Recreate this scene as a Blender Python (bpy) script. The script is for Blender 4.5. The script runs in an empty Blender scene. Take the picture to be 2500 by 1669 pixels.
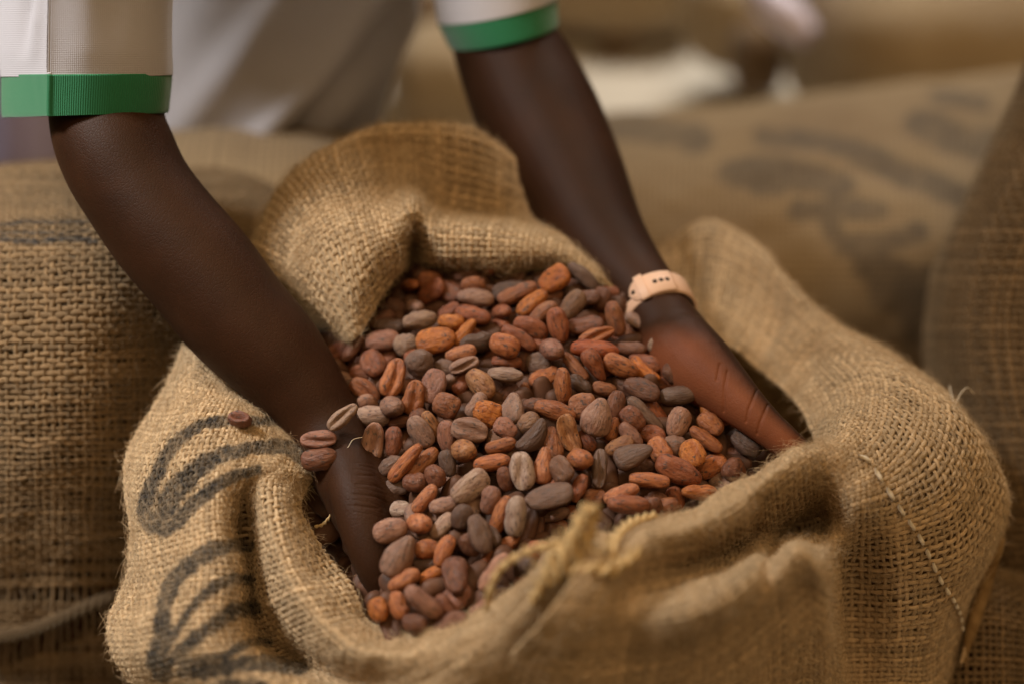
import bpy, bmesh, math, random
import numpy as np
from mathutils import Vector, Matrix
random.seed(7)
RNG = np.random.default_rng(11)
scene = bpy.context.scene
COL = scene.collection

# ------------------------------------------------------------------ camera
PITCH = math.radians(35.0)
CAM = np.array([0.0, -0.70, 1.10])
LENS, SENSOR, PW, PH = 50.0, 36.0, 2500.0, 1669.0
cam_d = bpy.data.cameras.new('camera')
cam_d.lens, cam_d.sensor_width = LENS, SENSOR
cam_d.clip_start, cam_d.clip_end = 0.02, 100
cam_d.dof.use_dof = True
cam_d.dof.focus_distance = 0.838
cam_d.dof.aperture_fstop = 1.8
cam = bpy.data.objects.new('camera', cam_d)
COL.objects.link(cam)
cam.location = CAM
cam.rotation_euler = (math.pi/2 - PITCH, 0, 0)
scene.camera = cam
RIGHT = np.array([1.0, 0, 0])
UP = np.array([0, math.sin(PITCH), math.cos(PITCH)])
FWD = np.array([0, math.cos(PITCH), -math.sin(PITCH)])
KPX = SENSOR/LENS/PW            # metres per photo pixel at 1 m

def at(px, py, d):
    """photo pixel + distance along the lens axis -> point in the place"""
    px, py, d = np.asarray(px, float), np.asarray(py, float), np.asarray(d, float)
    x = (px-PW/2)*KPX*d; y = (PH/2-py)*KPX*d
    return CAM + x[..., None]*RIGHT + y[..., None]*UP + d[..., None]*FWD
def to_px(P):
    v = P-CAM
    d = v@FWD
    return (v@RIGHT)/d/KPX+PW/2, PH/2-(v@UP)/d/KPX, d

# ------------------------------------------------------------------ world and lamps
w = bpy.data.worlds.new('World'); scene.world = w; w.use_nodes = True
bg = w.node_tree.nodes['Background']
bg.inputs[0].default_value = (1.0, 0.64, 0.32, 1); bg.inputs[1].default_value = 0.04
def area(name, loc, target, size, power, col, sy=None):
    L = bpy.data.lights.new(name, 'AREA'); L.energy = power; L.color = col
    L.shape = 'RECTANGLE'; L.size = size; L.size_y = sy or size
    o = bpy.data.objects.new(name, L); COL.objects.link(o); o.location = loc
    o.rotation_euler = (Vector(target)-Vector(loc)).to_track_quat('-Z', 'Y').to_euler()
    return o
key = area('doorway_lamp', (-1.24, -0.06, 2.20), (-0.36, 0.0, 0.55), 0.36, 3.1, (1.0, 0.965, 0.93), 0.36); key.data.spread = math.radians(41)
back_fill = area('background_fill', (0.9, 2.9, 3.1), (0.75, 1.45, 0.0), 1.6, 25, (1.0, 0.94, 0.86), 1.0); back_fill.data.spread = math.radians(70)  # unseen lamp added to brighten the background only
area('overhead_fill', (0.4, -1.0, 3.4), (0, 0, 0.5), 3.0, 56, (1.0, 0.67, 0.35), 3.0)  # unseen overhead lamp added as a warm fill
vs = scene.view_settings
vs.view_transform = 'Standard'; vs.look = 'None'; vs.gamma = 1.0; vs.exposure = 0.0; vs.use_curve_mapping = False
scene.render.engine = 'CYCLES'
scene.cycles.use_denoising = True
scene.cycles.max_bounces = 6
scene.cycles.caustics_reflective = False; scene.cycles.caustics_refractive = False

# ------------------------------------------------------------------ helpers
def tag(o, label=None, cat=None, group=None, kind=None):
    if label: o['label'] = label
    if cat: o['category'] = cat
    if group: o['group'] = group
    if kind: o['kind'] = kind
    return o
def empty(name, loc=(0, 0, 0)):
    o = bpy.data.objects.new(name, None); COL.objects.link(o); o.location = loc
    o.empty_display_size = 0.02
    return o
def link(name, me, parent=None, mat=None):
    o = bpy.data.objects.new(name, me); COL.objects.link(o)
    if mat: me.materials.append(mat)
    if parent:
        o.parent = parent
        o.matrix_parent_inverse = Matrix.Translation(-parent.location) if parent.type == 'EMPTY' else Matrix()
    return o
def mesh_np(name, verts, faces, smooth=True):
    """fast mesh from numpy arrays; faces is (n,3) or (n,4)"""
    me = bpy.data.meshes.new(name)
    verts = np.ascontiguousarray(verts, np.float32); faces = np.ascontiguousarray(faces, np.int32)
    n, k = faces.shape
    me.vertices.add(len(verts)); me.vertices.foreach_set('co', verts.ravel())
    me.loops.add(n*k); me.loops.foreach_set('vertex_index', faces.ravel())
    me.polygons.add(n)
    me.polygons.foreach_set('loop_start', np.arange(0, n*k, k, dtype=np.int32))
    try: me.polygons.foreach_set('loop_total', np.full(n, k, np.int32))
    except Exception: pass
    me.update(calc_edges=True)
    if smooth: me.polygons.foreach_set('use_smooth', np.ones(n, bool))
    return me
def attr(me, name, vals, typ='FLOAT'):
    a = me.attributes.new(name, typ, 'POINT')
    vals = np.ascontiguousarray(vals, np.float32)
    a.data.foreach_set('value' if typ == 'FLOAT' else 'vector', vals.ravel())
def hash2(i, j, s):
    x = np.sin(i*127.1+j*311.7+s*74.7)*43758.5453
    return x-np.floor(x)
def vnoise(u, v, s=0):
    i, j = np.floor(u), np.floor(v); f, g = u-i, v-j
    f, g = f*f*(3-2*f), g*g*(3-2*g)
    a, b = hash2(i, j, s), hash2(i+1, j, s); c, d = hash2(i, j+1, s), hash2(i+1, j+1, s)
    return (a*(1-f)+b*f)*(1-g)+(c*(1-f)+d*f)*g-0.5
def cr_axis0(C, n):
    """Catmull-Rom through C along axis 0, n samples"""
    m = len(C); t = np.linspace(0, m-1, n); i = np.minimum(t.astype(int), m-2); f = t-i
    E = np.concatenate([2*C[:1]-C[1:2], C, 2*C[-1:]-C[-2:-1]])
    p0, p1, p2, p3 = E[i], E[i+1], E[i+2], E[i+3]
    f = f.reshape((-1,)+(1,)*(C.ndim-1))
    return 0.5*((2*p1)+(-p0+p2)*f+(2*p0-5*p1+4*p2-p3)*f**2+(-p0+3*p1-3*p2+p3)*f**3)

# ------------------------------------------------------------------ materials
def new_mat(name):
    m = bpy.data.materials.new(name); m.use_nodes = True
    nt = m.node_tree; b = nt.nodes['Principled BSDF']
    return m, nt, b
def node(nt, t, **kw):
    n = nt.nodes.new(t)
    for k, v in kw.items(): setattr(n, k, v)
    return n
def noise(nt, scale, detail=4, vec=None, rough=0.55):
    n = node(nt, 'ShaderNodeTexNoise'); n.inputs['Scale'].default_value = scale
    n.inputs['Detail'].default_value = detail; n.inputs['Roughness'].default_value = rough
    if vec is not None: nt.links.new(vec, n.inputs['Vector'])
    return n
def ramp(nt, fac, stops):
    r = node(nt, 'ShaderNodeValToRGB')
    els = r.color_ramp.elements
    while len(els) < len(stops): els.new(0.5)
    for e, (p, c) in zip(els, stops): e.position = p; e.color = (*c, 1)
    nt.links.new(fac, r.inputs[0]); return r
def mix(nt, fac, a, b, mode='MIX'):
    n = node(nt, 'ShaderNodeMix', data_type='RGBA', blend_type=mode)
    for s, val in ((n.inputs['Factor'], fac), (n.inputs['A'], a), (n.inputs['B'], b)):
        if hasattr(val, 'is_linked'): nt.links.new(val, s)
        elif isinstance(val, tuple): s.default_value = (*val, 1)
        else: s.default_value = val
    return n.outputs['Result']
def math_n(nt, op, a, b=None, clamp=False):
    n = node(nt, 'ShaderNodeMath', operation=op, use_clamp=clamp)
    for s, val in ((n.inputs[0], a), (n.inputs[1], b)):
        if val is None: continue
        if hasattr(val, 'is_linked'): nt.links.new(val, s)
        else: s.default_value = val
    return n.outputs[0]
def bump(nt, b, h, strength, dist):
    n = node(nt, 'ShaderNodeBump'); n.inputs['Strength'].default_value = strength; n.inputs['Distance'].default_value = dist
    nt.links.new(h, n.inputs['Height']); nt.links.new(n.outputs[0], b.inputs['Normal'])
def att(nt, name):
    return node(nt, 'ShaderNodeAttribute', attribute_name=name)

def jute_thread(name, lo, hi):
    """spun jute: pale and darker fibres along the thread, printing ink where 'ink' is set"""
    m, nt, b = new_mat(name)
    fib = att(nt, 'fib'); tone = att(nt, 'tone'); ink = att(nt, 'ink')
    n1 = noise(nt, 1.0, 3, fib.outputs['Vector'])
    base = ramp(nt, n1.outputs['Fac'], [(0.28, lo), (0.72, hi)]).outputs[0]
    t3 = node(nt, 'ShaderNodeCombineColor')
    for k in range(3): nt.links.new(tone.outputs['Fac'], t3.inputs[k])
    base = mix(nt, 1.0, base, t3.outputs[0], 'MULTIPLY')
    base = mix(nt, ink.outputs['Fac'], base, (0.022, 0.021, 0.022))
    nt.links.new(base, b.inputs['Base Color'])
    b.inputs['Roughness'].default_value = 0.85; b.inputs['Specular IOR Level'].default_value = 0.25
    b.inputs['Sheen Weight'].default_value = 0.25; b.inputs['Sheen Roughness'].default_value = 0.5
    b.inputs['Sheen Tint'].default_value = (1, 0.85, 0.6, 1)
    bump(nt, b, n1.outputs['Fac'], 0.6, 0.0006)
    return m
def backing(name, c1, c2, scale=90):
    m, nt, b = new_mat(name)
    g = node(nt, 'ShaderNodeNewGeometry'); ink = att(nt, 'ink')
    n1 = noise(nt, scale, 4, g.outputs['Position'])
    base = ramp(nt, n1.outputs['Fac'], [(0.3, c1), (0.7, c2)]).outputs[0]
    base = mix(nt, ink.outputs['Fac'], base, (0.022, 0.021, 0.022))
    nt.links.new(base, b.inputs['Base Color'])
    b.inputs['Roughness'].default_value = 0.95; b.inputs['Specular IOR Level'].default_value = 0.1
    bump(nt, b, n1.outputs['Fac'], 0.5, 0.002)
    return m
def woven(name, c1, c2, pitch=0.006):
    """far sacking: fine crossed relief and colour from the UV map (metres)"""
    m, nt, b = new_mat(name)
    uv = node(nt, 'ShaderNodeUVMap'); ink = att(nt, 'ink')
    sep = node(nt, 'ShaderNodeSeparateXYZ'); nt.links.new(uv.outputs[0], sep.inputs[0])
    k = math.pi/pitch
    su = math_n(nt, 'SINE', math_n(nt, 'MULTIPLY', sep.outputs[0], k)); sv = math_n(nt, 'SINE', math_n(nt, 'MULTIPLY', sep.outputs[1], k))
    wv = math_n(nt, 'MULTIPLY', math_n(nt, 'ABSOLUTE', su), math_n(nt, 'ABSOLUTE', sv))
    big = noise(nt, 7, 5, uv.outputs[0]); fine = noise(nt, 240, 3, uv.outputs[0])
    base = ramp(nt, big.outputs['Fac'], [(0.3, c1), (0.7, c2)]).outputs[0]
    base = mix(nt, math_n(nt, 'MULTIPLY', fine.outputs['Fac'], 0.5), base, tuple(0.55*x for x in c1))
    base = mix(nt, ramp(nt, wv, [(0.0, (0, 0, 0)), (0.16, (0.75, 0.75, 0.75)), (0.5, (1, 1, 1))]).outputs[0], tuple(0.3*x for x in c1), base)
    base = mix(nt, math_n(nt, 'MULTIPLY', ink.outputs['Fac'], 0.62), base, (0.04, 0.036, 0.032))
    nt.links.new(base, b.inputs['Base Color'])
    b.inputs['Roughness'].default_value = 0.9; b.inputs['Specular IOR Level'].default_value = 0.2
    b.inputs['Sheen Weight'].default_value = 0.2
    bump(nt, b, wv, 0.7, 0.0012)
    return m
def plain(name, c, rough=0.8, var=0.12, scale=60, spec=0.3, bs=0.2, bd=0.001):
    m, nt, b = new_mat(name)
    g = node(nt, 'ShaderNodeTexCoord')
    n1 = noise(nt, scale, 5, g.outputs['Object'])
    base = ramp(nt, n1.outputs['Fac'], [(0.3, tuple(x*(1-var) for x in c)), (0.7, tuple(min(1, x*(1+var)) for x in c))]).outputs[0]
    nt.links.new(base, b.inputs['Base Color'])
    b.inputs['Roughness'].default_value = rough; b.inputs['Specular IOR Level'].default_value = spec
    bump(nt, b, n1.outputs['Fac'], bs, bd)
    return m

M = {}
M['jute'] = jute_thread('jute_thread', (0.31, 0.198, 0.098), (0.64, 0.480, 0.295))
M['jute_side'] = jute_thread('jute_side_thread', (0.112, 0.064, 0.027), (0.255, 0.168, 0.084))  # dirtier brown jute, darkened further to carry the side sacks' shade
M['gap_sheet'] = backing('jute_gap_sheet', (0.17, 0.098, 0.038), (0.32, 0.205, 0.092))  # inner layer behind the weave, its brown darkened like shaded thread gaps
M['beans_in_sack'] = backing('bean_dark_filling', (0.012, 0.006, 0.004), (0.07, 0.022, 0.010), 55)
M['far'] = woven('far_sacking', (0.28, 0.19, 0.10), (0.43, 0.31, 0.17))
M['thread'] = plain('seam_thread', (0.80, 0.70, 0.54), 0.85, 0.15, 300)
M['cord'] = plain('jute_cord', (0.58, 0.41, 0.20), 0.9, 0.3, 350, 0.2, 0.6)
M['floor'] = plain('concrete_floor', (0.50, 0.45, 0.37), 0.85, 0.12, 3)

# beans: colour of each bean from its own object colour, alpha = how dusty it is
def bean_mat():
    m, nt, b = new_mat('cocoa_bean_shell')
    oi = node(nt, 'ShaderNodeObjectInfo'); tc = node(nt, 'ShaderNodeTexCoord')
    off = node(nt, 'ShaderNodeVectorMath', operation='ADD')
    sc_ = node(nt, 'ShaderNodeVectorMath', operation='SCALE'); sc_.inputs['Scale'].default_value = 37.0
    cmb = node(nt, 'ShaderNodeCombineXYZ')
    for k in range(3): nt.links.new(oi.outputs['Random'], cmb.inputs[k])
    nt.links.new(cmb.outputs[0], sc_.inputs[0])
    nt.links.new(tc.outputs['Object'], off.inputs[0]); nt.links.new(sc_.outputs[0], off.inputs[1])
    P = off.outputs[0]
    st = node(nt, 'ShaderNodeMapping'); st.inputs['Scale'].default_value = (0.55, 1, 1); nt.links.new(P, st.inputs[0])
    big = noise(nt, 1.6, 3, P); mid = noise(nt, 4.5, 5, st.outputs[0]); fine = noise(nt, 13, 5, P); spot = noise(nt, 3.2, 3, P, 0.7)
    big2 = noise(nt, 2.1, 4, off.outputs[0], 0.65)
    base = mix(nt, ramp(nt, big.outputs['Fac'], [(0.40, (0, 0, 0)), (0.62, (0.85, 0.85, 0.85))]).outputs[0], oi.outputs['Color'],
               mix(nt, 1.0, oi.outputs['Color'], (0.66, 0.52, 0.46), 'MULTIPLY'))
    base = mix(nt, ramp(nt, big2.outputs['Fac'], [(0.55, (0, 0, 0)), (0.75, (0.28, 0.28, 0.28))]).outputs[0], base, (0.30, 0.215, 0.165))
    base = mix(nt, ramp(nt, mid.outputs['Fac'], [(0.42, (0, 0, 0)), (0.7, (0.7, 0.7, 0.7))]).outputs[0], base,
               mix(nt, 1.0, base, (0.5, 0.42, 0.4), 'MULTIPLY'))
    base = mix(nt, ramp(nt, fine.outputs['Fac'], [(0.35, (0.45, 0.45, 0.45)), (0.62, (0, 0, 0))]).outputs[0], base,
               mix(nt, 1.0, base, (1.35, 1.25, 1.15), 'MULTIPLY'))
    # dark dried-pulp stains
    base = mix(nt, ramp(nt, spot.outputs['Fac'], [(0.585, (0, 0, 0)), (0.63, (0.85, 0.85, 0.85))]).outputs[0], base, (0.03, 0.022, 0.018))
    # grey dust film
    dust = math_n(nt, 'MULTIPLY', math_n(nt, 'SUBTRACT', 1.0, oi.outputs['Alpha']), ramp(nt, mid.outputs['Fac'], [(0.3, (0.45,)*3), (0.6, (1,)*3)]).outputs[0], True)
    base = mix(nt, dust, base, (0.31, 0.228, 0.185))
    nt.links.new(base, b.inputs['Base Color'])
    rr = node(nt, 'ShaderNodeMapRange'); rr.inputs['To Min'].default_value = 0.36; rr.inputs['To Max'].default_value = 0.62
    nt.links.new(mid.outputs['Fac'], rr.inputs[0]); nt.links.new(rr.outputs[0], b.inputs['Roughness'])
    b.inputs['Specular IOR Level'].default_value = 0.5
    hsum = math_n(nt, 'ADD', mid.outputs['Fac'], math_n(nt, 'MULTIPLY', fine.outputs['Fac'], 0.45))
    bump(nt, b, hsum, 0.32, 0.04)
    return m
M['bean'] = bean_mat()
M['bean_inside'] = plain('bean_inside', (0.10, 0.05, 0.035), 0.7, 0.4, 200)

def skin_mat():
    m, nt, b = new_mat('skin')
    tc = node(nt, 'ShaderNodeTexCoord'); palm = att(nt, 'palm')
    blot = noise(nt, 22, 4, tc.outputs['Object']); pores = noise(nt, 900, 3, tc.outputs['Object'])
    vor = node(nt, 'ShaderNodeTexVoronoi', feature='DISTANCE_TO_EDGE'); vor.inputs['Scale'].default_value = 520
    st = node(nt, 'ShaderNodeMapping'); st.inputs['Scale'].default_value = (1, 1, 0.55); st.inputs['Rotation'].default_value = (0.3, 0.5, 0.2)
    nt.links.new(tc.outputs['Object'], st.inputs[0]); nt.links.new(st.outputs[0], vor.inputs['Vector'])
    dark = ramp(nt, blot.outputs['Fac'], [(0.3, (0.027, 0.0105, 0.0042)), (0.72, (0.047, 0.0180, 0.0072))]).outputs[0]
    pal = ramp(nt, blot.outputs['Fac'], [(0.3, (0.165, 0.052, 0.022)), (0.72, (0.24, 0.079, 0.034))]).outputs[0]
    nt.links.new(mix(nt, palm.outputs['Fac'], dark, pal), b.inputs['Base Color'])
    b.inputs['Roughness'].default_value = 0.55; b.inputs['Specular IOR Level'].default_value = 0.15
    b.inputs['Subsurface Weight'].default_value = 0.08
    b.inputs['Subsurface Radius'].default_value = (0.006, 0.002, 0.001); b.inputs['Subsurface Scale'].default_value = 0.6
    edge = ramp(nt, vor.outputs['Distance'], [(0.0, (0, 0, 0)), (0.12, (1, 1, 1))]).outputs[0]
    h = math_n(nt, 'ADD', math_n(nt, 'MULTIPLY', edge, 0.6), pores.outputs['Fac'])
    bump(nt, b, h, 0.20, 0.0009)
    return m
M['skin'] = skin_mat()

def cloth_mat(name, c, rib=0.0012, rot=0.0, depth=0.5):
    """knitted cotton with a fine regular knit from the UV map (metres)"""
    m, nt, b = new_mat(name)
    uv = node(nt, 'ShaderNodeUVMap'); sep = node(nt, 'ShaderNodeSeparateXYZ')
    mp = node(nt, 'ShaderNodeMapping'); mp.inputs['Rotation'].default_value = (0, 0, rot)
    nt.links.new(uv.outputs[0], mp.inputs[0]); nt.links.new(mp.outputs[0], sep.inputs[0])
    k = 2*math.pi/rib
    su = math_n(nt, 'SINE', math_n(nt, 'MULTIPLY', sep.outputs[0], k))
    h = su if rot == 0 else math_n(nt, 'MULTIPLY', su, math_n(nt, 'SINE', math_n(nt, 'MULTIPLY', sep.outputs[1], k)))
    big = noise(nt, 18, 4, uv.outputs[0]); fine = noise(nt, 900, 2, uv.outputs[0])
    base = ramp(nt, big.outputs['Fac'], [(0.3, tuple(0.92*x for x in c)), (0.7, c)]).outputs[0]
    base = mix(nt, ramp(nt, h, [(0.0, (0.2,)*3), (0.6, (0, 0, 0))]).outputs[0], base, tuple(0.78*x for x in c))
    nt.links.new(base, b.inputs['Base Color'])
    b.inputs['Roughness'].default_value = 0.9; b.inputs['Specular IOR Level'].default_value = 0.2
    b.inputs['Sheen Weight'].default_value = 0.3
    bump(nt, b, math_n(nt, 'ADD', h, fine.outputs['Fac']), depth, 0.0006)
    return m
M['shirt'] = cloth_mat('white_pique', (0.60, 0.59, 0.64), 0.0016, 0.785, 0.22)
M['cuff'] = cloth_mat('green_rib', (0.030, 0.235, 0.105), 0.0013, 0.0, 0.3)
M['trousers'] = plain('dark_trousers', (0.035, 0.032, 0.040), 0.9, 0.2, 60)
M['strap'] = plain('peach_silicone', (0.74, 0.48, 0.33), 0.5, 0.04, 40, 0.4, 0.05)
M['hole'] = plain('strap_hole_dark', (0.03, 0.018, 0.012), 0.8, 0.1, 40)
M['tarp'] = plain('lavender_tarp', (0.36, 0.33, 0.46), 0.8, 0.1, 8)
M['plastic'] = plain('pale_plastic', (0.66, 0.60, 0.72), 0.5, 0.05, 30)

# ------------------------------------------------------------------ cloth surfaces
def ink_field(P, strokes, seed=3):
    px, py, _ = to_px(P.reshape(-1, 3))
    out = np.zeros(len(px))
    for pts, hw in strokes:
        pts = np.array(pts, float)
        if pts.shape[1] == 2: hws = np.full(len(pts), float(hw))
        else: hws = pts[:, 2]; pts = pts[:, :2]
        best = np.full(len(px), 9e9)
        for (a, b, ha, hb) in zip(pts[:-1], pts[1:], hws[:-1], hws[1:]):
            d = b-a; t = np.clip(((px-a[0])*d[0]+(py-a[1])*d[1])/(d@d), 0, 1)
            best = np.minimum(best, np.hypot(px-a[0]-t*d[0], py-a[1]-t*d[1])/(ha+(hb-ha)*t))
        nz = 0.45*vnoise(px/9.0, py/9.0, seed)+0.30*vnoise(px/31.0, py/31.0, seed+4)
        out = np.maximum(out, np.clip((1.08-best+nz)/0.22, 0, 1))
    return out*np.clip(0.86+0.55*vnoise(px/6.0, py/6.0, seed+8)+0.35*vnoise(px/40.0, py/40.0, seed+2), 0.25, 1)

class Surf:
    """smooth sheet through a net of points; sampled by arc length"""
    def __init__(s, net, n=(150, 150), wrinkle=0.0, wscale=22, seed=1, flip=None, px=True):
        C = np.array(net, float)
        W = at(C[..., 0], C[..., 1], C[..., 2]) if px else C
        G = cr_axis0(W, n[0]); G = np.swapaxes(cr_axis0(np.swapaxes(G, 0, 1), n[1]), 0, 1)
        s.n = n; s.G = G; s._norm()
        if flip is None:
            flip = np.mean(np.sum(s.N*(CAM-s.G), -1)) < 0
        s.sign = -1.0 if flip else 1.0
        if wrinkle:
            uu, vv = np.meshgrid(s.su, s.sv, indexing='ij')
            h = vnoise(uu*wscale, vv*wscale, seed)+0.5*vnoise(uu*wscale*2.3+5, vv*wscale*2.3, seed+1)+0.22*vnoise(uu*wscale*5, vv*wscale*5, seed+2)
            s.G = s.G+s.sign*s.N*(h*wrinkle)[..., None]
            s._norm()
        s.N = s.N*s.sign
    def _norm(s):
        du = np.gradient(s.G, axis=0); dv = np.gradient(s.G, axis=1)
        N = np.cross(du, dv); N /= np.linalg.norm(N, axis=-1, keepdims=True)+1e-12
        s.N = N
        lu = np.linalg.norm(np.diff(s.G, axis=0), axis=-1).mean(1); lv = np.linalg.norm(np.diff(s.G, axis=1), axis=-1).mean(0)
        s.su = np.concatenate([[0], np.cumsum(lu)]); s.sv = np.concatenate([[0], np.cumsum(lv)])
    def sample(s, a, b):
        """a,b in metres of mean arc length -> point, normal"""
        i = np.interp(a, s.su, np.arange(s.n[0])); j = np.interp(b, s.sv, np.arange(s.n[1]))
        i0 = np.minimum(i.astype(int), s.n[0]-2); j0 = np.minimum(j.astype(int), s.n[1]-2)
        f = (i-i0)[..., None]; g = (j-j0)[..., None]
        def bl(A): return (A[i0, j0]*(1-f)+A[i0+1, j0]*f)*(1-g)+(A[i0, j0+1]*(1-f)+A[i0+1, j0+1]*f)*g
        P, N = bl(s.G), bl(s.N)
        return P, N/(np.linalg.norm(N, axis=-1, keepdims=True)+1e-9)
    def sheet(s, name, off, mat, parent, strokes=None, uv=False, closed_edge=0.0):
        G = s.G+s.N*off
        nu, nv = s.n
        idx = np.arange(nu*nv).reshape(nu, nv)
        F = np.stack([idx[:-1, :-1], idx[1:, :-1], idx[1:, 1:], idx[:-1, 1:]], -1).reshape(-1, 4)
        if s.sign < 0: F = F[:, ::-1]
        me = mesh_np(name, G.reshape(-1, 3), F)
        attr(me, 'ink', ink_field(s.G, strokes) if strokes else np.zeros(nu*nv))
        if uv:
            uu, vv = np.meshgrid(s.su, s.sv, indexing='ij')
            UVs = np.stack([uu, vv], -1).reshape(-1, 2)[F.ravel()]
            l = me.uv_layers.new(name='UVMap'); l.data.foreach_set('uv', UVs.astype(np.float32).ravel())
        return link(name, me, parent, mat)

def weave(s, pitch_a, pitch_b, wa, wb, amp, mat, parent, name='weave', strokes=None, K=5, seed=5, keep=None, sub=2, rag=0.10, wfun=None):
    """interlaced threads on a sheet. a-threads run along the first axis (spaced pitch_b), b-threads along the second."""
    rng = np.random.default_rng(seed)
    La, Lb = s.su[-1], s.sv[-1]
    na, nb = int(La/pitch_a), int(Lb/pitch_b)
    V, F, TONE, FIB = [], [], [], []
    base = 0
    ang = np.arange(K)*2*np.pi/K+np.pi/2
    for axis in (0, 1):
        nthr, ncross = (nb, na) if axis == 0 else (na, nb)
        hw = wa if axis == 0 else wb
        m = (ncross)*sub+1
        st = np.arange(m)/sub                      # position in crossings
        for_j = np.arange(nthr)
        S = np.broadcast_to(st, (nthr, m)); J = np.broadcast_to(for_j[:, None], (nthr, m)).astype(float)
        wob = rag*(2*vnoise(S*0.35, J*3.7, seed+axis)+1.2*vnoise(S*0.9, J*5.1, seed+7+axis))
        along = S*(La/na if axis == 0 else Lb/nb)
        across = (J+0.5+wob)*(Lb/nb if axis == 0 else La/na)
        A, B = (along, across) if axis == 0 else (across, along)
        P, N = s.sample(np.clip(A, 0, La), np.clip(B, 0, Lb))
        ph = np.cos(np.pi*(S-0.5)+np.pi*J)*(1 if axis == 0 else -1)
        P = P+N*(ph*amp+0.25*amp*vnoise(S*0.6, J*2.3, seed+3))[..., None]
        T = np.gradient(P, axis=1); T /= np.linalg.norm(T, axis=-1, keepdims=True)+1e-12
        Bn = np.cross(N, T); Bn /= np.linalg.norm(Bn, axis=-1, keepdims=True)+1e-12
        thick = (0.82+0.36*rng.random(nthr))[:, None]*(1+0.35*vnoise(S*0.8, J*9.1, seed+11+axis))
        if wfun is not None: thick = thick*wfun(P)
        ha = (hw*thick)[..., None, None]; hb = (hw*0.62*np.sqrt(thick))[..., None, None]
        ring = P[:, :, None, :]+Bn[:, :, None, :]*np.cos(ang)[None, None, :, None]*ha+N[:, :, None, :]*np.sin(ang)[None, None, :, None]*hb
        alive = np.ones((nthr, m-1), bool)
        if keep is not None: alive = keep(axis, A, B, J)[:, :-1]
        idx = base+np.arange(nthr*m*K).reshape(nthr, m, K)
        q = np.stack([idx[:, :-1, :], idx[:, 1:, :], np.roll(idx, -1, 2)[:, 1:, :], np.roll(idx, -1, 2)[:, :-1, :]], -1)
        F.append(q[alive].reshape(-1, 4))
        V.append(ring.reshape(-1, 3)); base += nthr*m*K
        tone = (0.72+0.5*rng.random(nthr))[:, None]*(1+0.5*vnoise(S*0.12, J*1.3, seed+5))
        TONE.append(np.repeat(np.clip(tone, 0.35, 1.3), K, axis=1).ravel())
        fx = np.repeat((along*260+J*17.3), K, axis=1).ravel()
        fy = np.tile(np.arange(K)*1.7, nthr*m)+np.repeat(np.repeat(J, K, axis=1).ravel()[::1], 1)*3.1
        FIB.append(np.stack([fx, fy, np.zeros_like(fx)], -1))
    V = np.concatenate(V); F = np.concatenate(F)
    me = mesh_np(name, V, F)
    attr(me, 'tone', np.concatenate(TONE)); attr(me, 'fib', np.concatenate(FIB), 'FLOAT_VECTOR')
    attr(me, 'ink', ink_field(V, strokes) if strokes else np.zeros(len(V)))
    o = link(name, me, None, mat); o.parent = parent
    o['kind'] = 'stuff'
    return o

def fuzz(s, count, length, mat, parent, seed=9, strokes=None, width=0.00009, lift=0.0):
    rng = np.random.default_rng(seed)
    a = rng.random(count)*s.su[-1]; b = rng.random(count)*s.sv[-1]
    P, N = s.sample(a, b)
    t = rng.normal(size=(count, 3)); t -= N*np.sum(t*N, -1, keepdims=True); t /= np.linalg.norm(t, axis=-1, keepdims=True)
    side = np.cross(N, t); L = length*(0.35+rng.random(count)**2*1.6)
    curl = rng.normal(size=count)*0.7; up = 0.25+0.75*rng.random(count)
    m = 4; pts = []
    for k in range(m):
        f = k/(m-1)
        pts.append(P+N*0.0008+lift*N+(t*f*(1-0.2*f)+N*(up*f*(1-0.45*f))[:, None]+side*(curl*f*f)[:, None])*L[:, None])
    pts = np.stack(pts, 1)
    wv = np.cross(pts[:, -1]-pts[:, 0], np.broadcast_to(CAM-P, P.shape)); wv /= np.linalg.norm(wv, axis=-1, keepdims=True)+1e-9
    wid = (width*(1-0.6*np.arange(m)/(m-1)))[None, :, None]
    ring = np.stack([pts+wv[:, None, :]*wid, pts-wv[:, None, :]*wid, pts+N[:, None, :]*wid*1.2], 2)     # three-sided fibre
    V = ring.reshape(-1, 3); idx = np.arange(count*m*3).reshape(count, m, 3)
    r2 = np.roll(idx, -1, 2)
    F = np.stack([idx[:, :-1], idx[:, 1:], r2[:, 1:], r2[:, :-1]], -1).reshape(-1, 4)
    me = mesh_np('fuzz', V, F)
    attr(me, 'tone', np.full(len(V), 1.25)); attr(me, 'fib', V*400, 'FLOAT_VECTOR')
    attr(me, 'ink', ink_field(V, strokes)*0.8 if strokes else np.zeros(len(V)))
    o = link('fuzz', me, None, mat); o.parent = parent; o['kind'] = 'stuff'
    return o

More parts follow.
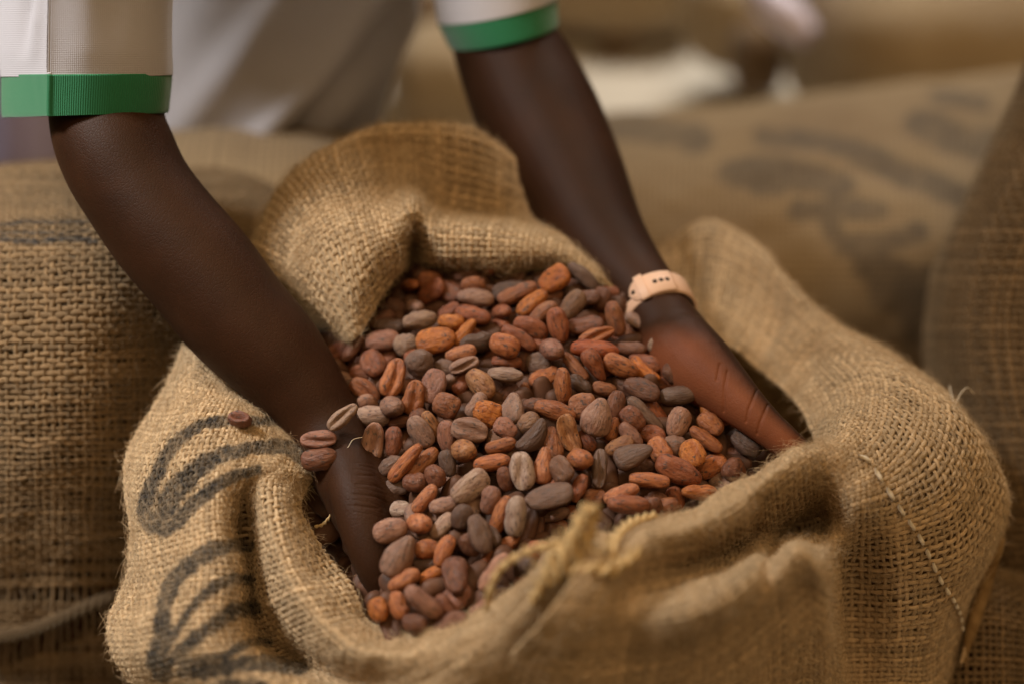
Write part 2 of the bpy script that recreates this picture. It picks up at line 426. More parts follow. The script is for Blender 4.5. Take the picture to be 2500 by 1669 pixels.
def tube(name, pts, rad, mat, parent=None, K=8, n=None, strands=0, twist=120.0):
    """round tube through points (world); optional twisted strands"""
    P = np.array(pts, float); R = np.array(rad, float)*np.ones(len(P))
    n = n or len(P)*8
    P = cr_axis0(P, n); R = cr_axis0(R[:, None], n)[:, 0]
    T = np.gradient(P, axis=0); T /= np.linalg.norm(T, axis=-1, keepdims=True)
    ref = np.array([0.13, 0.2, 0.97]); B = np.cross(T, ref); B /= np.linalg.norm(B, axis=-1, keepdims=True); N = np.cross(B, T)
    sarc = np.concatenate([[0], np.cumsum(np.linalg.norm(np.diff(P, axis=0), axis=-1))])
    Vs, Fs, base = [], [], 0
    for k in range(max(1, strands)):
        if strands:
            th = sarc*twist+2*np.pi*k/strands
            C = P+(B*np.cos(th)[:, None]+N*np.sin(th)[:, None])*(R*0.5)[:, None]; r = R*0.56
        else: C, r = P, R
        a = np.arange(K)*2*np.pi/K
        ring = C[:, None, :]+(B[:, None, :]*np.cos(a)[None, :, None]+N[:, None, :]*np.sin(a)[None, :, None])*r[:, None, None]
        idx = base+np.arange(n*K).reshape(n, K); r2 = np.roll(idx, -1, 1)
        Fs.append(np.stack([idx[:-1], idx[1:], r2[1:], r2[:-1]], -1).reshape(-1, 4)); Vs.append(ring.reshape(-1, 3)); base += n*K
    me = mesh_np(name, np.concatenate(Vs), np.concatenate(Fs))
    return link(name, me, parent, mat)

# ------------------------------------------------------------------ the floor
me = mesh_np('floor', np.array([[-8, -3, 0], [8, -3, 0], [8, 12, 0], [-8, 12, 0]]), np.array([[0, 1, 2, 3]]))
tag(link('floor', me, None, M['floor']), 'pale concrete warehouse floor behind the sacks', kind='structure')

# ------------------------------------------------------------------ the open sack (three walls of one mouth)
sack = empty('open_sack', tuple(at(1350, 1350, 0.95)*np.array([1, 1, 0])))
tag(sack, 'open burlap sack full of beans with its mouth folded down and black print', 'sack')

L_NET = [
 [(440,838,0.905),(475,862,0.885),(535,915,0.875),(600,960,0.875),(660,1000,0.880),(700,1035,0.890),(730,1050,0.900)],
 [(372,985,0.890),(425,985,0.862),(500,985,0.850),(580,1000,0.850),(650,1040,0.855),(700,1070,0.862),(745,1085,0.872)],
 [(325,1067,0.885),(375,1075,0.850),(455,1068,0.834),(555,1070,0.830),(640,1090,0.836),(700,1105,0.843),(768,1118,0.858)],
 [(306,1165,0.870),(355,1170,0.838),(435,1160,0.818),(535,1138,0.812),(618,1140,0.818),(690,1145,0.830),(775,1152,0.853)],
 [(310,1260,0.860),(358,1260,0.828),(438,1238,0.808),(535,1205,0.803),(600,1196,0.824),(652,1182,0.818),(745,1195,0.845)],
 [(310,1345,0.853),(362,1345,0.818),(445,1320,0.795),(535,1298,0.792),(598,1305,0.844),(662,1288,0.799),(738,1252,0.835)],
 [(298,1440,0.845),(362,1432,0.805),(455,1405,0.783),(548,1392,0.782),(610,1402,0.844),(690,1380,0.783),(800,1345,0.825)],
 [(268,1520,0.835),(335,1520,0.790),(438,1494,0.770),(548,1490,0.772),(622,1506,0.837),(727,1455,0.772),(865,1428,0.810)],
 [(288,1600,0.825),(358,1602,0.780),(458,1582,0.760),(568,1580,0.766),(664,1575,0.829),(790,1532,0.761),(905,1505,0.800)],
 [(360,1700,0.838),(438,1690,0.788),(538,1668,0.762),(648,1648,0.763),(745,1628,0.815),(870,1592,0.751),(960,1541,0.790)],
 [(520,1800,0.837),(600,1770,0.790),(700,1738,0.763),(790,1705,0.756),(885,1678,0.776),(985,1597,0.742),(1040,1543,0.785)],
 [(760,1850,0.835),(820,1812,0.793),(900,1772,0.763),(980,1722,0.747),(1045,1665,0.742),(1104,1566,0.735),(1120,1513,0.775)],
 [(1000,1860,0.815),(1040,1812,0.783),(1080,1762,0.758),(1120,1692,0.739),(1172,1612,0.727),(1217,1515,0.724),(1190,1477,0.765)],
 [(1190,1820,0.795),(1210,1772,0.771),(1225,1702,0.749),(1250,1612,0.729),(1275,1532,0.716),(1299,1448,0.712),(1262,1432,0.755)],
 [(1330,1800,0.785),(1340,1742,0.758),(1345,1662,0.737),(1355,1562,0.719),(1360,1472,0.707),(1362,1388,0.703),(1320,1372,0.745)],
 [(1440,1780,0.780),(1445,1722,0.753),(1445,1642,0.732),(1445,1542,0.714),(1440,1442,0.702),(1425,1302,0.697),(1392,1302,0.740)],
]
L_INK = [
 ([(675,1028,9.8),(631,1028,14.6),(555,1024,13.4),(490,1036,14.6),(440,1067,15.9),(406,1109,17.1),(385,1147,18.3),(366,1195,20.7),(354,1241,23.2),(367,1288,17.1)], 0),
 ([(742,1110,24.4),(690,1088,18.3),(612,1092,15.9),(536,1111,20.7),(478,1146,25.6),(432,1191,28.1),(402,1241,29.3),(383,1283,22.0)], 0),
 ([(628,1146,13.4),(574,1161,15.9),(528,1184,15.9),(478,1222,17.1),(440,1268,18.3),(402,1296,14.6)], 0),
 ([(606,1332,15.9),(574,1330,18.3),(517,1341,20.7),(459,1379,20.7),(421,1421,20.7),(402,1475,19.5),(394,1528,20.7),(392,1578,23.2),(383,1612,26.8),(398,1637,24.4)], 0),
 ([(612,1415,12.2),(566,1410,14.6),(517,1433,13.4),(478,1471,11.0),(440,1521,9.8),(413,1566,11.0)], 0),
 ([(616,1484,20.7),(574,1486,20.7),(524,1521,19.5),(478,1555,17.1),(440,1593,18.3),(410,1620,14.6)], 0),
 ([(655,1568,12.2),(612,1566,11.0),(555,1593,11.0),(497,1609,11.0),(440,1614,11.0)], 0),
 ([(735,1628,18.3),(650,1616,22.0),(574,1624,20.7),(497,1637,19.5),(440,1640,14.6)], 0),
 ([(640,1672,14.6),(540,1668,12.2)], 0),
]
R_NET = [
 [(1440,1312,0.745),(1432,1345,0.700),(1395,1412,0.690),(1330,1492,0.693),(1255,1580,0.717),(1217,1670,0.741),(1200,1760,0.765),(1190,1850,0.789)],
 [(1512,1302,0.765),(1500,1372,0.712),(1478,1432,0.695),(1430,1520,0.694),(1385,1610,0.713),(1352,1700,0.732),(1340,1780,0.755),(1330,1860,0.777)],
 [(1590,1264,0.775),(1580,1312,0.725),(1578,1400,0.732),(1560,1500,0.706),(1540,1600,0.722),(1520,1690,0.741),(1505,1780,0.760),(1500,1860,0.782)],
 [(1690,1238,0.785),(1690,1290,0.738),(1688,1380,0.778),(1690,1480,0.693),(1692,1560,0.722),(1690,1650,0.741),(1690,1740,0.761),(1690,1840,0.782)],
 [(1775,1194,0.800),(1792,1248,0.757),(1800,1335,0.838),(1822,1405,0.710),(1832,1480,0.726),(1840,1570,0.744),(1842,1660,0.763),(1842,1780,0.789)],
 [(1850,1145,0.815),(1882,1168,0.777),(1890,1262,0.832),(1902,1308,0.858),(1937,1338,0.726),(1952,1430,0.752),(1960,1550,0.776),(1965,1700,0.806)],
 [(1930,1112,0.830),(1965,1107,0.799),(1988,1190,0.814),(1995,1282,0.856),(2004,1368,0.748),(2032,1480,0.775),(2042,1600,0.800),(2046,1740,0.830)],
 [(1985,1102,0.860),(2035,1070,0.821),(2080,1150,0.808),(2082,1250,0.806),(2074,1360,0.845),(2070,1480,0.872),(2074,1600,0.877),(2078,1740,0.887)],
 [(1995,1085,0.875),(2065,1032,0.850),(2150,1100,0.823),(2190,1220,0.816),(2205,1350,0.828),(2207,1480,0.849),(2200,1600,0.868),(2190,1740,0.889)],
 [(1985,1050,0.895),(2080,985,0.875),(2190,1020,0.845),(2300,1150,0.833),(2335,1300,0.846),(2325,1440,0.866),(2295,1580,0.883),(2270,1740,0.904)],
 [(1960,1010,0.915),(2060,930,0.905),(2190,930,0.880),(2330,1020,0.863),(2425,1160,0.874),(2428,1320,0.903),(2380,1480,0.922),(2332,1640,0.937)],
 [(1930,970,0.935),(2010,880,0.935),(2120,860,0.915),(2260,935,0.900),(2390,1080,0.900),(2442,1230,0.910),(2405,1410,0.915),(2350,1600,0.910)],
 [(1890,930,0.950),(1950,820,0.960),(2020,792,0.950),(2120,842,0.950),(2230,906,0.950),(2330,1000,0.960),(2380,1150,0.970),(2380,1400,0.970)],
 [(1840,890,0.960),(1893,780,0.985),(1915,680,0.990),(1958,750,0.997),(2010,800,1.005),(2060,880,1.015),(2080,1000,1.020),(2080,1200,1.030)],
 [(1790,860,0.965),(1850,740,1.000),(1868,624,1.010),(1886,645,1.025),(1900,700,1.035),(1920,780,1.040),(1930,900,1.050),(1930,1100,1.050)],
 [(1740,830,0.970),(1780,700,1.010),(1800,578,1.030),(1812,578,1.045),(1817,610,1.055),(1820,700,1.060),(1820,820,1.065),(1820,1000,1.070)],
 [(1690,800,0.975),(1710,680,1.015),(1722,556,1.040),(1726,554,1.055),(1726,590,1.065),(1722,680,1.070),(1720,800,1.075),(1720,1000,1.080)],
 [(1640,770,0.980),(1645,680,1.020),(1650,602,1.045),(1648,600,1.060),(1645,630,1.070),(1640,700,1.080),(1640,800,1.085),(1640,1000,1.090)],
 [(1590,740,0.985),(1580,690,1.020),(1575,650,1.045),(1573,648,1.060),(1572,670,1.070),(1570,730,1.080),(1570,820,1.085),(1570,1000,1.090)],
]
H_NET = [
 [(842,838,0.897),(798,790,0.897),(748,735,0.900),(690,690,0.908),(640,670,0.925),(612,672,0.945),(605,700,0.965),(605,770,0.980)],
 [(852,834,0.893),(812,757,0.890),(755,685,0.895),(695,630,0.904),(645,598,0.922),(618,590,0.942),(612,622,0.962),(612,720,0.980)],
 [(864,826,0.891),(836,722,0.885),(785,620,0.890),(728,540,0.904),(688,492,0.926),(662,480,0.946),(656,520,0.966),(656,640,0.980)],
 [(888,790,0.893),(868,690,0.880),(835,580,0.884),(790,480,0.905),(750,420,0.930),(735,398,0.950),(735,430,0.970),(735,560,0.985)],
 [(930,725,0.902),(912,640,0.884),(890,560,0.884),(860,460,0.912),(832,388,0.940),(820,352,0.955),(815,375,0.975),(815,520,0.990)],
 [(978,665,0.917),(970,600,0.893),(958,545,0.891),(935,450,0.943),(915,372,0.964),(905,322,0.965),(900,345,0.985),(900,500,1.000)],
 [(1004,650,0.945),(1004,600,0.938),(1008,512,0.900),(1005,450,0.954),(1000,372,0.969),(1000,313,0.970),(1000,335,0.990),(1000,500,1.010)],
 [(1060,660,0.930),(1062,622,0.908),(1062,542,0.906),(1076,508,0.970),(1085,392,0.974),(1085,315,0.975),(1085,340,0.995),(1085,500,1.015)],
 [(1150,664,0.922),(1150,622,0.902),(1150,554,0.906),(1165,524.5,0.970),(1175,412,0.979),(1178,331,0.978),(1180,360,1.000),(1180,520,1.020)],
 [(1250,664,0.920),(1250,622,0.902),(1255,565,0.910),(1265,539.5,0.972),(1270,452,0.979),(1266,391,0.980),(1272,420,1.000),(1275,570,1.020)],
 [(1340,658,0.920),(1345,625,0.906),(1350,587,0.914),(1355,565.5,0.968),(1358,507,0.976),(1356,464,0.978),(1362,490,0.998),(1365,620,1.020)],
 [(1410,678,0.920),(1415,652,0.910),(1420,628,0.919),(1422,602,0.965),(1424,572,0.974),(1422,548,0.975),(1428,570,0.995),(1430,690,1.015)],
 [(1470,704,0.920),(1475,692,0.913),(1478,680,0.927),(1478,665,0.942),(1475,645,0.955),(1471,626,0.965),(1478,640,0.985),(1480,740,1.000)],
 [(1520,733,0.920),(1522,722,0.917),(1524,714,0.930),(1524,706,0.940),(1522,696,0.950),(1519,688,0.960),(1524,705,0.975),(1526,770,0.990)],
]
sl = Surf(L_NET, (220, 140), 0.0055, 26, 3)
wall_l = sl.sheet('sack_wall', -0.0022, M['gap_sheet'], sack, L_INK)
weave(sl, 0.0035, 0.0035, 0.00142, 0.00138, 0.0007, M['jute'], wall_l, strokes=L_INK, seed=21)
fuzz(sl, 34000, 0.0052, M['jute'], wall_l, 31, L_INK)
sr = Surf(R_NET, (260, 130), 0.0050, 22, 8)
wall_r = sr.sheet('sack_wall', -0.0024, M['gap_sheet'], sack)
weave(sr, 0.0044, 0.0040, 0.00150, 0.00138, 0.0007, M['jute'], wall_r, seed=22, rag=0.15)
fuzz(sr, 36000, 0.0055, M['jute'], wall_r, 32)
sh = Surf(H_NET, (180, 130), 0.0045, 24, 15)
wall_h = sh.sheet('sack_wall', -0.0022, M['gap_sheet'], sack)
weave(sh, 0.0043, 0.0043, 0.00165, 0.00160, 0.0008, M['jute'], wall_h, seed=23)
fuzz(sh, 20000, 0.0055, M['jute'], wall_h, 33)

# stitched seam down the right-hand wall: short pale stitches lying on the weave
def on_surf(s, px, py):
    """point of a sheet that the photo shows at this pixel (nearest sheet sample)"""
    qx, qy, qd = to_px(s.G.reshape(-1, 3))
    c = (qx-px)**2+(qy-py)**2
    near = np.where(c < c.min()+60)[0]
    k = near[np.argmin(qd[near])]
    return s.G.reshape(-1, 3)[k]+s.N.reshape(-1, 3)[k]*0.0016
SEAM = [(2092,1108),(2120,1122),(2144,1153),(2186,1222),(2236,1302),(2262,1344),(2297,1417),(2323,1463),(2343,1501),(2350,1545)]
sp = np.array([on_surf(sr, *p) for p in SEAM]); sp = sp+(CAM-sp)*0.0028; spd = cr_axis0(sp, 240)
arc = np.concatenate([[0], np.cumsum(np.linalg.norm(np.diff(spd, axis=0), axis=1))])
ns = 15
for k in range(ns):
    a0 = arc[-1]*(k+0.06)/ns; a1 = arc[-1]*(k+0.80)/ns
    pts = [np.array([np.interp(t, arc, spd[:, c]) for c in range(3)]) for t in np.linspace(a0, a1, 5)]
    pts[0] = pts[0]-0.002*(UP*0.3-FWD)*-1; pts[-1] = pts[-1]+0.002*FWD
    tube('stitch', pts, [0.0005, 0.0012, 0.0013, 0.0012, 0.0005], M['thread'], sack, 6, 10)

# frayed mouth hem: loose cords and threads at the front
def cord(name, pts, r, mat=M['cord'], strands=2, tw=420, n=None):
    return tube(name, [at(*p) for p in pts], r, mat, sack, 7, n or 60, strands=strands, twist=tw)
cord('loose_cord', [(1432,1300,.694),(1395,1318,.694),(1340,1330,.698),(1280,1350,.703),(1225,1385,.708),(1196,1440,.712),(1188,1490,.718)], [.0030,.0030,.0027,.0024,.0022,.0021,.0014])
cord('loose_cord', [(1352,1420,.700),(1372,1370,.693),(1398,1318,.690),(1415,1275,.690),(1428,1245,.692),(1452,1240,.694),(1462,1262,.698)], [.0040,.0042,.0042,.0040,.0036,.0032,.0020])
cord('loose_cord', [(1300,1468,.705),(1330,1420,.700),(1350,1370,.696),(1375,1330,.694),(1405,1300,.692)], [.0030,.0036,.0040,.0040,.0030])
cord('loose_cord', [(1372,1400,.696),(1405,1388,.692),(1445,1385,.690),(1485,1388,.692),(1520,1372,.698),(1560,1340,.708)], [.0022,.0030,.0033,.0036,.0036,.0028])
cord('loose_cord', [(1450,1262,.695),(1442,1300,.694),(1428,1335,.694),(1400,1372,.694)], [.0030,.0032,.0032,.0026])
cord('loose_cord', [(1500,1390,.700),(1492,1345,.712),(1506,1305,.728),(1545,1272,.745),(1600,1255,.762)], [.0026,.0032,.0032,.0030,.0022])
cord('loose_thread', [(790,1172,.842),(812,1190,.838),(820,1220,.836),(812,1250,.838),(790,1278,.842),(770,1285,.845)], .0011, strands=2, tw=900)
cord('loose_thread', [(885,1066,.838),(862,1072,.836),(850,1090,.836),(838,1098,.838)], .00022, M['thread'], 0, n=24)
cord('loose_thread', [(2318,940,.93),(2330,985,.90),(2345,960,.90),(2362,945,.905),(2378,960,.91)], .00028, M['thread'], 0, n=30)
for k in range(26):
    a = random.choice([(1490, 1330, .708), (1440, 1380, .692), (1380, 1350, .694), (1500, 1390, .697), (1350, 1400, .70)])
    x, y = a[0]+random.uniform(-50, 60), a[1]+random.uniform(-40, 30)
    ang, ln = random.uniform(0, 6.28), random.uniform(20, 60)
    c = random.uniform(-.6, .6)
    cord('loose_thread', [(x, y, a[2]), (x+ln*.5*math.cos(ang), y+ln*.5*math.sin(ang), a[2]-.004), (x+ln*math.cos(ang+c), y+ln*math.sin(ang+c), a[2]-.003)], random.uniform(.0003, .0008), M['cord'], 0, n=10)

# ------------------------------------------------------------------ full sacks standing round it
LS_COLS = [(-260, .035), (-100, .012), (60, 0.0), (220, .004), (380, .035), (540, .075), (690, .12)]
LS_ROWS = [(560, 1.30, 0), (450, 1.22, 0), (408, 1.13, 0), (414, 1.05, 0), (446, .985, 0), (520, .932, 0), (620, .903, 0), (760, .892, 0), (930, .897, 0),
           (1100, .914, 0), (1270, .938, 0), (1440, .968, 0), (1600, 1.0, 0), (1760, 1.035, 0), (1900, 1.07, 0)]
LS_NET = [[(x, y+(0.05*(x-60) if y > 600 else 0)*-0.6, d+dd*(1.5 if y < 500 else 1)) for (y, d, _) in LS_ROWS] for (x, dd) in LS_COLS]
LS_INK = [([(-20,552),(60,541),(150,545),(235,540)], 5), ([(-20,582),(80,590),(160,583),(235,588)], 7), ([(-20,566),(110,569),(215,563)], 3)]
ls = Surf(LS_NET, (120, 200), 0.006, 14, 41)
left_sack = empty('full_sack', tuple(at(100, 1300, 1.0)*np.array([1, 1, 0])))
tag(left_sack, 'coarse loosely woven full sack with a thick rope seam beside the printed flap', 'sack')
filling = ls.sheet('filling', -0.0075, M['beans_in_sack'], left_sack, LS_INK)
def ls_keep(axis, A, B, J):
    # weft threads thin out below the rope seam, where the bag has been pulled open
    px, py, _ = to_px(ls.sample(np.clip(A, 0, ls.su[-1]), np.clip(B, 0, ls.sv[-1]))[0].reshape(-1, 3))
    py = py.reshape(A.shape); px = px.reshape(A.shape)
    seam = 1553-0.36*px
    if axis == 1: return np.ones(A.shape, bool)
    gap = (py > seam+14) & (py < seam+75)
    thin = (py > seam-150) & (hash2(np.floor(J), np.zeros_like(J), 3.0) > 0.72)
    return ~(gap | thin)
def ls_width(P):
    py = to_px(P.reshape(-1, 3))[1].reshape(P.shape[:-1])
    return 1.0+0.42*np.clip((1120-py)/260, 0, 1)          # packed tight on the shoulder, open lower down
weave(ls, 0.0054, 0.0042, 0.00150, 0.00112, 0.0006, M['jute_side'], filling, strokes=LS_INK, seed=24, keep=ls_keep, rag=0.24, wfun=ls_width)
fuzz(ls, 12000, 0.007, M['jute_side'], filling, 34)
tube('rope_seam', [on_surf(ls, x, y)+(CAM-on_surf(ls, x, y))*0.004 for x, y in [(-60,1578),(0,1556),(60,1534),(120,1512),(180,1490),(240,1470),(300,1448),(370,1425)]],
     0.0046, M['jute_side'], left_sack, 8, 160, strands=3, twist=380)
for nm in ('rope_seam',):
    r = bpy.data.objects[nm].data; n = len(r.vertices); co = np.zeros(n*3, np.float32); r.vertices.foreach_get('co', co)
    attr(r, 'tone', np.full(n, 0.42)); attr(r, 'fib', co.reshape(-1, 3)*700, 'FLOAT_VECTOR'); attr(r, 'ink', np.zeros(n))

RS_ROWS = [(-150, 2640), (0, 2560), (200, 2495), (400, 2398), (600, 2302), (760, 2264), (900, 2272), (1050, 2300), (1250, 2340), (1500, 2380)]
RS_OFF = [(140, .30), (50, .16), (0, .07), (8, .02), (50, -.03), (130, -.065), (260, -.085), (450, -.09)]
RS_NET = [[(x+ox, y, 1.06+dd) for (y, x) in RS_ROWS] for (ox, dd) in RS_OFF]
rs = Surf(RS_NET, (110, 150), 0.005, 14, 51)
right_sack = empty('full_sack', tuple(at(2500, 1100, 1.15)*np.array([1, 1, 0])))
tag(right_sack, 'tall full sack standing upright at the right edge, cut off by the frame', 'sack')
f2 = rs.sheet('filling', -0.004, M['gap_sheet'], right_sack)
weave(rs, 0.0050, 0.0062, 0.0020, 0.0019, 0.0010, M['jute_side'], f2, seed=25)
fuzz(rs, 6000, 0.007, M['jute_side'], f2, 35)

BR_NET = [[(x, y+s_*0.35*(x-2400)-20*math.sin((x-2250)/450*3.14), d+dd) for (y, d, s_) in ((1500, 1.08, .6), (1415, 1.03, .6), (1400, .985, .7), (1440, .955, .6), (1520, .935, .4), (1640, .925, .2), (1800, .92, 0))]
          for (x, dd) in ((2200, .03), (2300, .01), (2400, 0), (2500, .01), (2620, .03))]
br = Surf(BR_NET, (70, 80), 0.004, 16, 61)
low_sack = empty('full_sack', tuple(at(2450, 1650, 1.0)*np.array([1, 1, 0])))
tag(low_sack, 'dim open-weave full sack in the lower right corner, under the stitched sack wall', 'sack')
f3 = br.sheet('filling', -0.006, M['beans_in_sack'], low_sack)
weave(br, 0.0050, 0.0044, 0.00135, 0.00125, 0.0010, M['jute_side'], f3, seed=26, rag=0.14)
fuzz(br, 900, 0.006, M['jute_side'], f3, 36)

def pillow(name, label, c, size, rz, mat, ry=0.0, rx=0.0, group=None, strokes=None, seed=1, ex=0.55, n=(72, 56), flat=0.0):
    """a stuffed lying sack: rounded, slumped, with pinched seam ends"""
    u = np.linspace(-math.pi, math.pi, n[0]); v = np.linspace(-math.pi/2, math.pi/2, n[1])
    U, V = np.meshgrid(u, v, indexing='ij')
    def sp(a, e): return np.sign(a)*np.abs(a)**e
    x = sp(np.sin(V), 0.8); r = sp(np.cos(V), ex)
    y = r*sp(np.cos(U), .8); z = r*sp(np.sin(U), .8)
    h = 1+0.10*vnoise(x*2.2+9, U*1.1, seed)+0.06*vnoise(x*5+3, U*2.5, seed+2)
    P = np.stack([x*size[0], y*size[1]*h, z*size[2]*h], -1)
    Rm = np.array(Matrix.Rotation(rz, 3, 'Z') @ Matrix.Rotation(ry, 3, 'Y') @ Matrix.Rotation(rx, 3, 'X'))
    P = P@Rm.T+np.array(c)
    P[..., 2] = np.maximum(P[..., 2], 0.003)
    idx = np.arange(n[0]*n[1]).reshape(n)
    F = np.stack([idx[:-1, :-1], idx[1:, :-1], idx[1:, 1:], idx[:-1, 1:]], -1).reshape(-1, 4)
    me = mesh_np(name, P.reshape(-1, 3), F)
    attr(me, 'ink', ink_field(P, strokes)*0.9 if strokes else np.zeros(n[0]*n[1]))
    UVs = np.stack([U*size[1], V*size[0]], -1).reshape(-1, 2)[F.ravel()]
    l = me.uv_layers.new(name='UVMap'); l.data.foreach_set('uv', UVs.astype(np.float32).ravel())
    o = link(name, me, None, mat); return tag(o, label, 'sack', group)
BK_INK = [
 ([(1480,300),(1600,318),(1700,335)], 39), ([(1790,425),(1860,410),(1960,432),(2050,452)], 36), ([(1840,455),(1900,462)], 21),
 ([(1860,335),(2000,345),(2100,372)], 24), ([(1945,512),(2050,510),(2150,515)], 25), ([(2020,520),(2035,560)], 27),
 ([(2090,375),(2200,420),(2330,470),(2370,500)], 33), ([(2250,300),(2330,340),(2420,360)], 39), ([(2290,235),(2400,250)], 21),
 ([(2060,600),(2160,590),(2240,570)], 27), ([(2120,640),(2180,680),(2260,690)], 45), ([(2160,720),(2240,740)], 45), ([(2200,700),(2230,820)], 24)]
BK_X = [(1150, 318), (1300, 305), (1450, 294), (1650, 270), (1850, 244), (2050, 215), (2250, 194), (2450, 178), (2700, 165)]
BK_NET = [[(x, yt+dy, d) for dy, d in ((60, 1.86), (14, 1.72), (0, 1.60), (20, 1.49), (80, 1.37))]+[(x, y, d) for y, d in ((420, 1.275), (540, 1.225), (670, 1.21), (820, 1.235), (980, 1.29), (1160, 1.37))] for x, yt in BK_X]
bk = Surf(BK_NET, (150, 150), 0.012, 9, 71)
bo = bk.sheet('lying_sack', 0, M['far'], None, BK_INK, uv=True)
tag(bo, 'lying sack with blurred black letters behind the right arm', 'sack')
bo.modifiers.new('s', 'SOLIDIFY').thickness = 0.004
def far_sack(label, px, py, d, size, rz, seed, mat='far'):
    return pillow('lying_sack', label, tuple(at(px, py, d)), size, rz, M[mat], seed=seed)
M['far_pale'] = woven('far_pale_sacking', (0.42, 0.31, 0.185), (0.60, 0.47, 0.30))
M['far_dark'] = woven('far_dark_lump', (0.15, 0.09, 0.04), (0.24, 0.15, 0.075))  # dark brown for the lumps put in place of dark blotches
far_sack('pale far sack slumped in the upper right corner', 2480, 80, 2.10, (0.33, 0.22, 0.17), 0.25, 6, 'far_pale')
far_sack('small pale far sack at the top edge beyond the dark blotch', 1470, -60, 2.75, (0.20, 0.14, 0.10), -0.3, 9, 'far_pale')
far_sack('dark brown lump added for a blotch on the far floor', 1520, 105, 2.70, (0.065, 0.03, 0.02), 0.9, 10, 'far_dark')  # lump put in to give a dark blotch, no known object
far_sack('brown far sack under the pale lavender strip', 1830, 30, 2.45, (0.11, 0.10, 0.09), 0.7, 12, 'far_pale')
far_sack('dark brown lump standing in for the shaded gap below the pale lavender strip', 1850, 140, 2.3, (0.04, 0.05, 0.06), 0.2, 13, 'far_dark')  # added lump, the gap's shade is put into its dark colour
far_sack('pale far sack seen in the gap between the white shirt and the right arm', 1100, 240, 2.2, (0.09, 0.10, 0.12), 0.2, 15, 'far_pale')
far_sack('dark brown shape at the top of the gap beside the white shirt', 1015, 70, 2.45, (0.06, 0.07, 0.07), 0.4, 16, 'far_dark')  # dark brown lump filling the top of the gap
far_sack('tan sack lying behind the left arm below the shirt', 560, 560, 1.22, (0.16, 0.10, 0.075), 0.1, 18)

# ------------------------------------------------------------------ the person: arms, hands and trunk are one skin
def limb(chain, K=20, n=60, flat=1.0, flat_dir=None):
    """closed tapered tube through (px,py,d,radius_px) stations -> verts, faces"""
    C = np.array(chain, float); P = at(C[:, 0], C[:, 1], C[:, 2]); R = C[:, 3]*KPX*C[:, 2]
    P = cr_axis0(P, n); R = np.maximum(cr_axis0(R[:, None], n)[:, 0], 0.001)
    T = np.gradient(P, axis=0); T /= np.linalg.norm(T, axis=-1, keepdims=True)
    ref = FWD if flat_dir is None else np.array(flat_dir)
    B = np.cross(T, ref); B /= np.linalg.norm(B, axis=-1, keepdims=True); N = np.cross(B, T)
    a = np.arange(K)*2*np.pi/K
    # rounded ends
    ext0 = [(P[0]-T[0]*R[0]*f, R[0]*math.sqrt(max(0, 1-f*f))) for f in (0.98, 0.8, 0.5)]
    ext1 = [(P[-1]+T[-1]*R[-1]*f, R[-1]*math.sqrt(max(0, 1-f*f))) for f in (0.5, 0.8, 0.98)]
    Ps = np.array([e[0] for e in ext0]+list(P)+[e[0] for e in ext1]); Rs = np.array([e[1] for e in ext0]+list(R)+[e[1] for e in ext1])
    Bs = np.concatenate([B[:1]]*3+[B]+[B[-1:]]*3); Ns = np.concatenate([N[:1]]*3+[N]+[N[-1:]]*3)
    ring = Ps[:, None]+(Bs[:, None]*np.cos(a)[None, :, None]+Ns[:, None]*np.sin(a)[None, :, None]*flat)*Rs[:, None, None]
    m = len(Ps); idx = np.arange(m*K).reshape(m, K); r2 = np.roll(idx, -1, 1)
    F = [tuple(f) for f in np.stack([idx[:-1], r2[:-1], r2[1:], idx[1:]], -1).reshape(-1, 4)]
    F += [tuple(idx[0][::-1]), tuple(idx[-1])]
    return ring.reshape(-1, 3), F
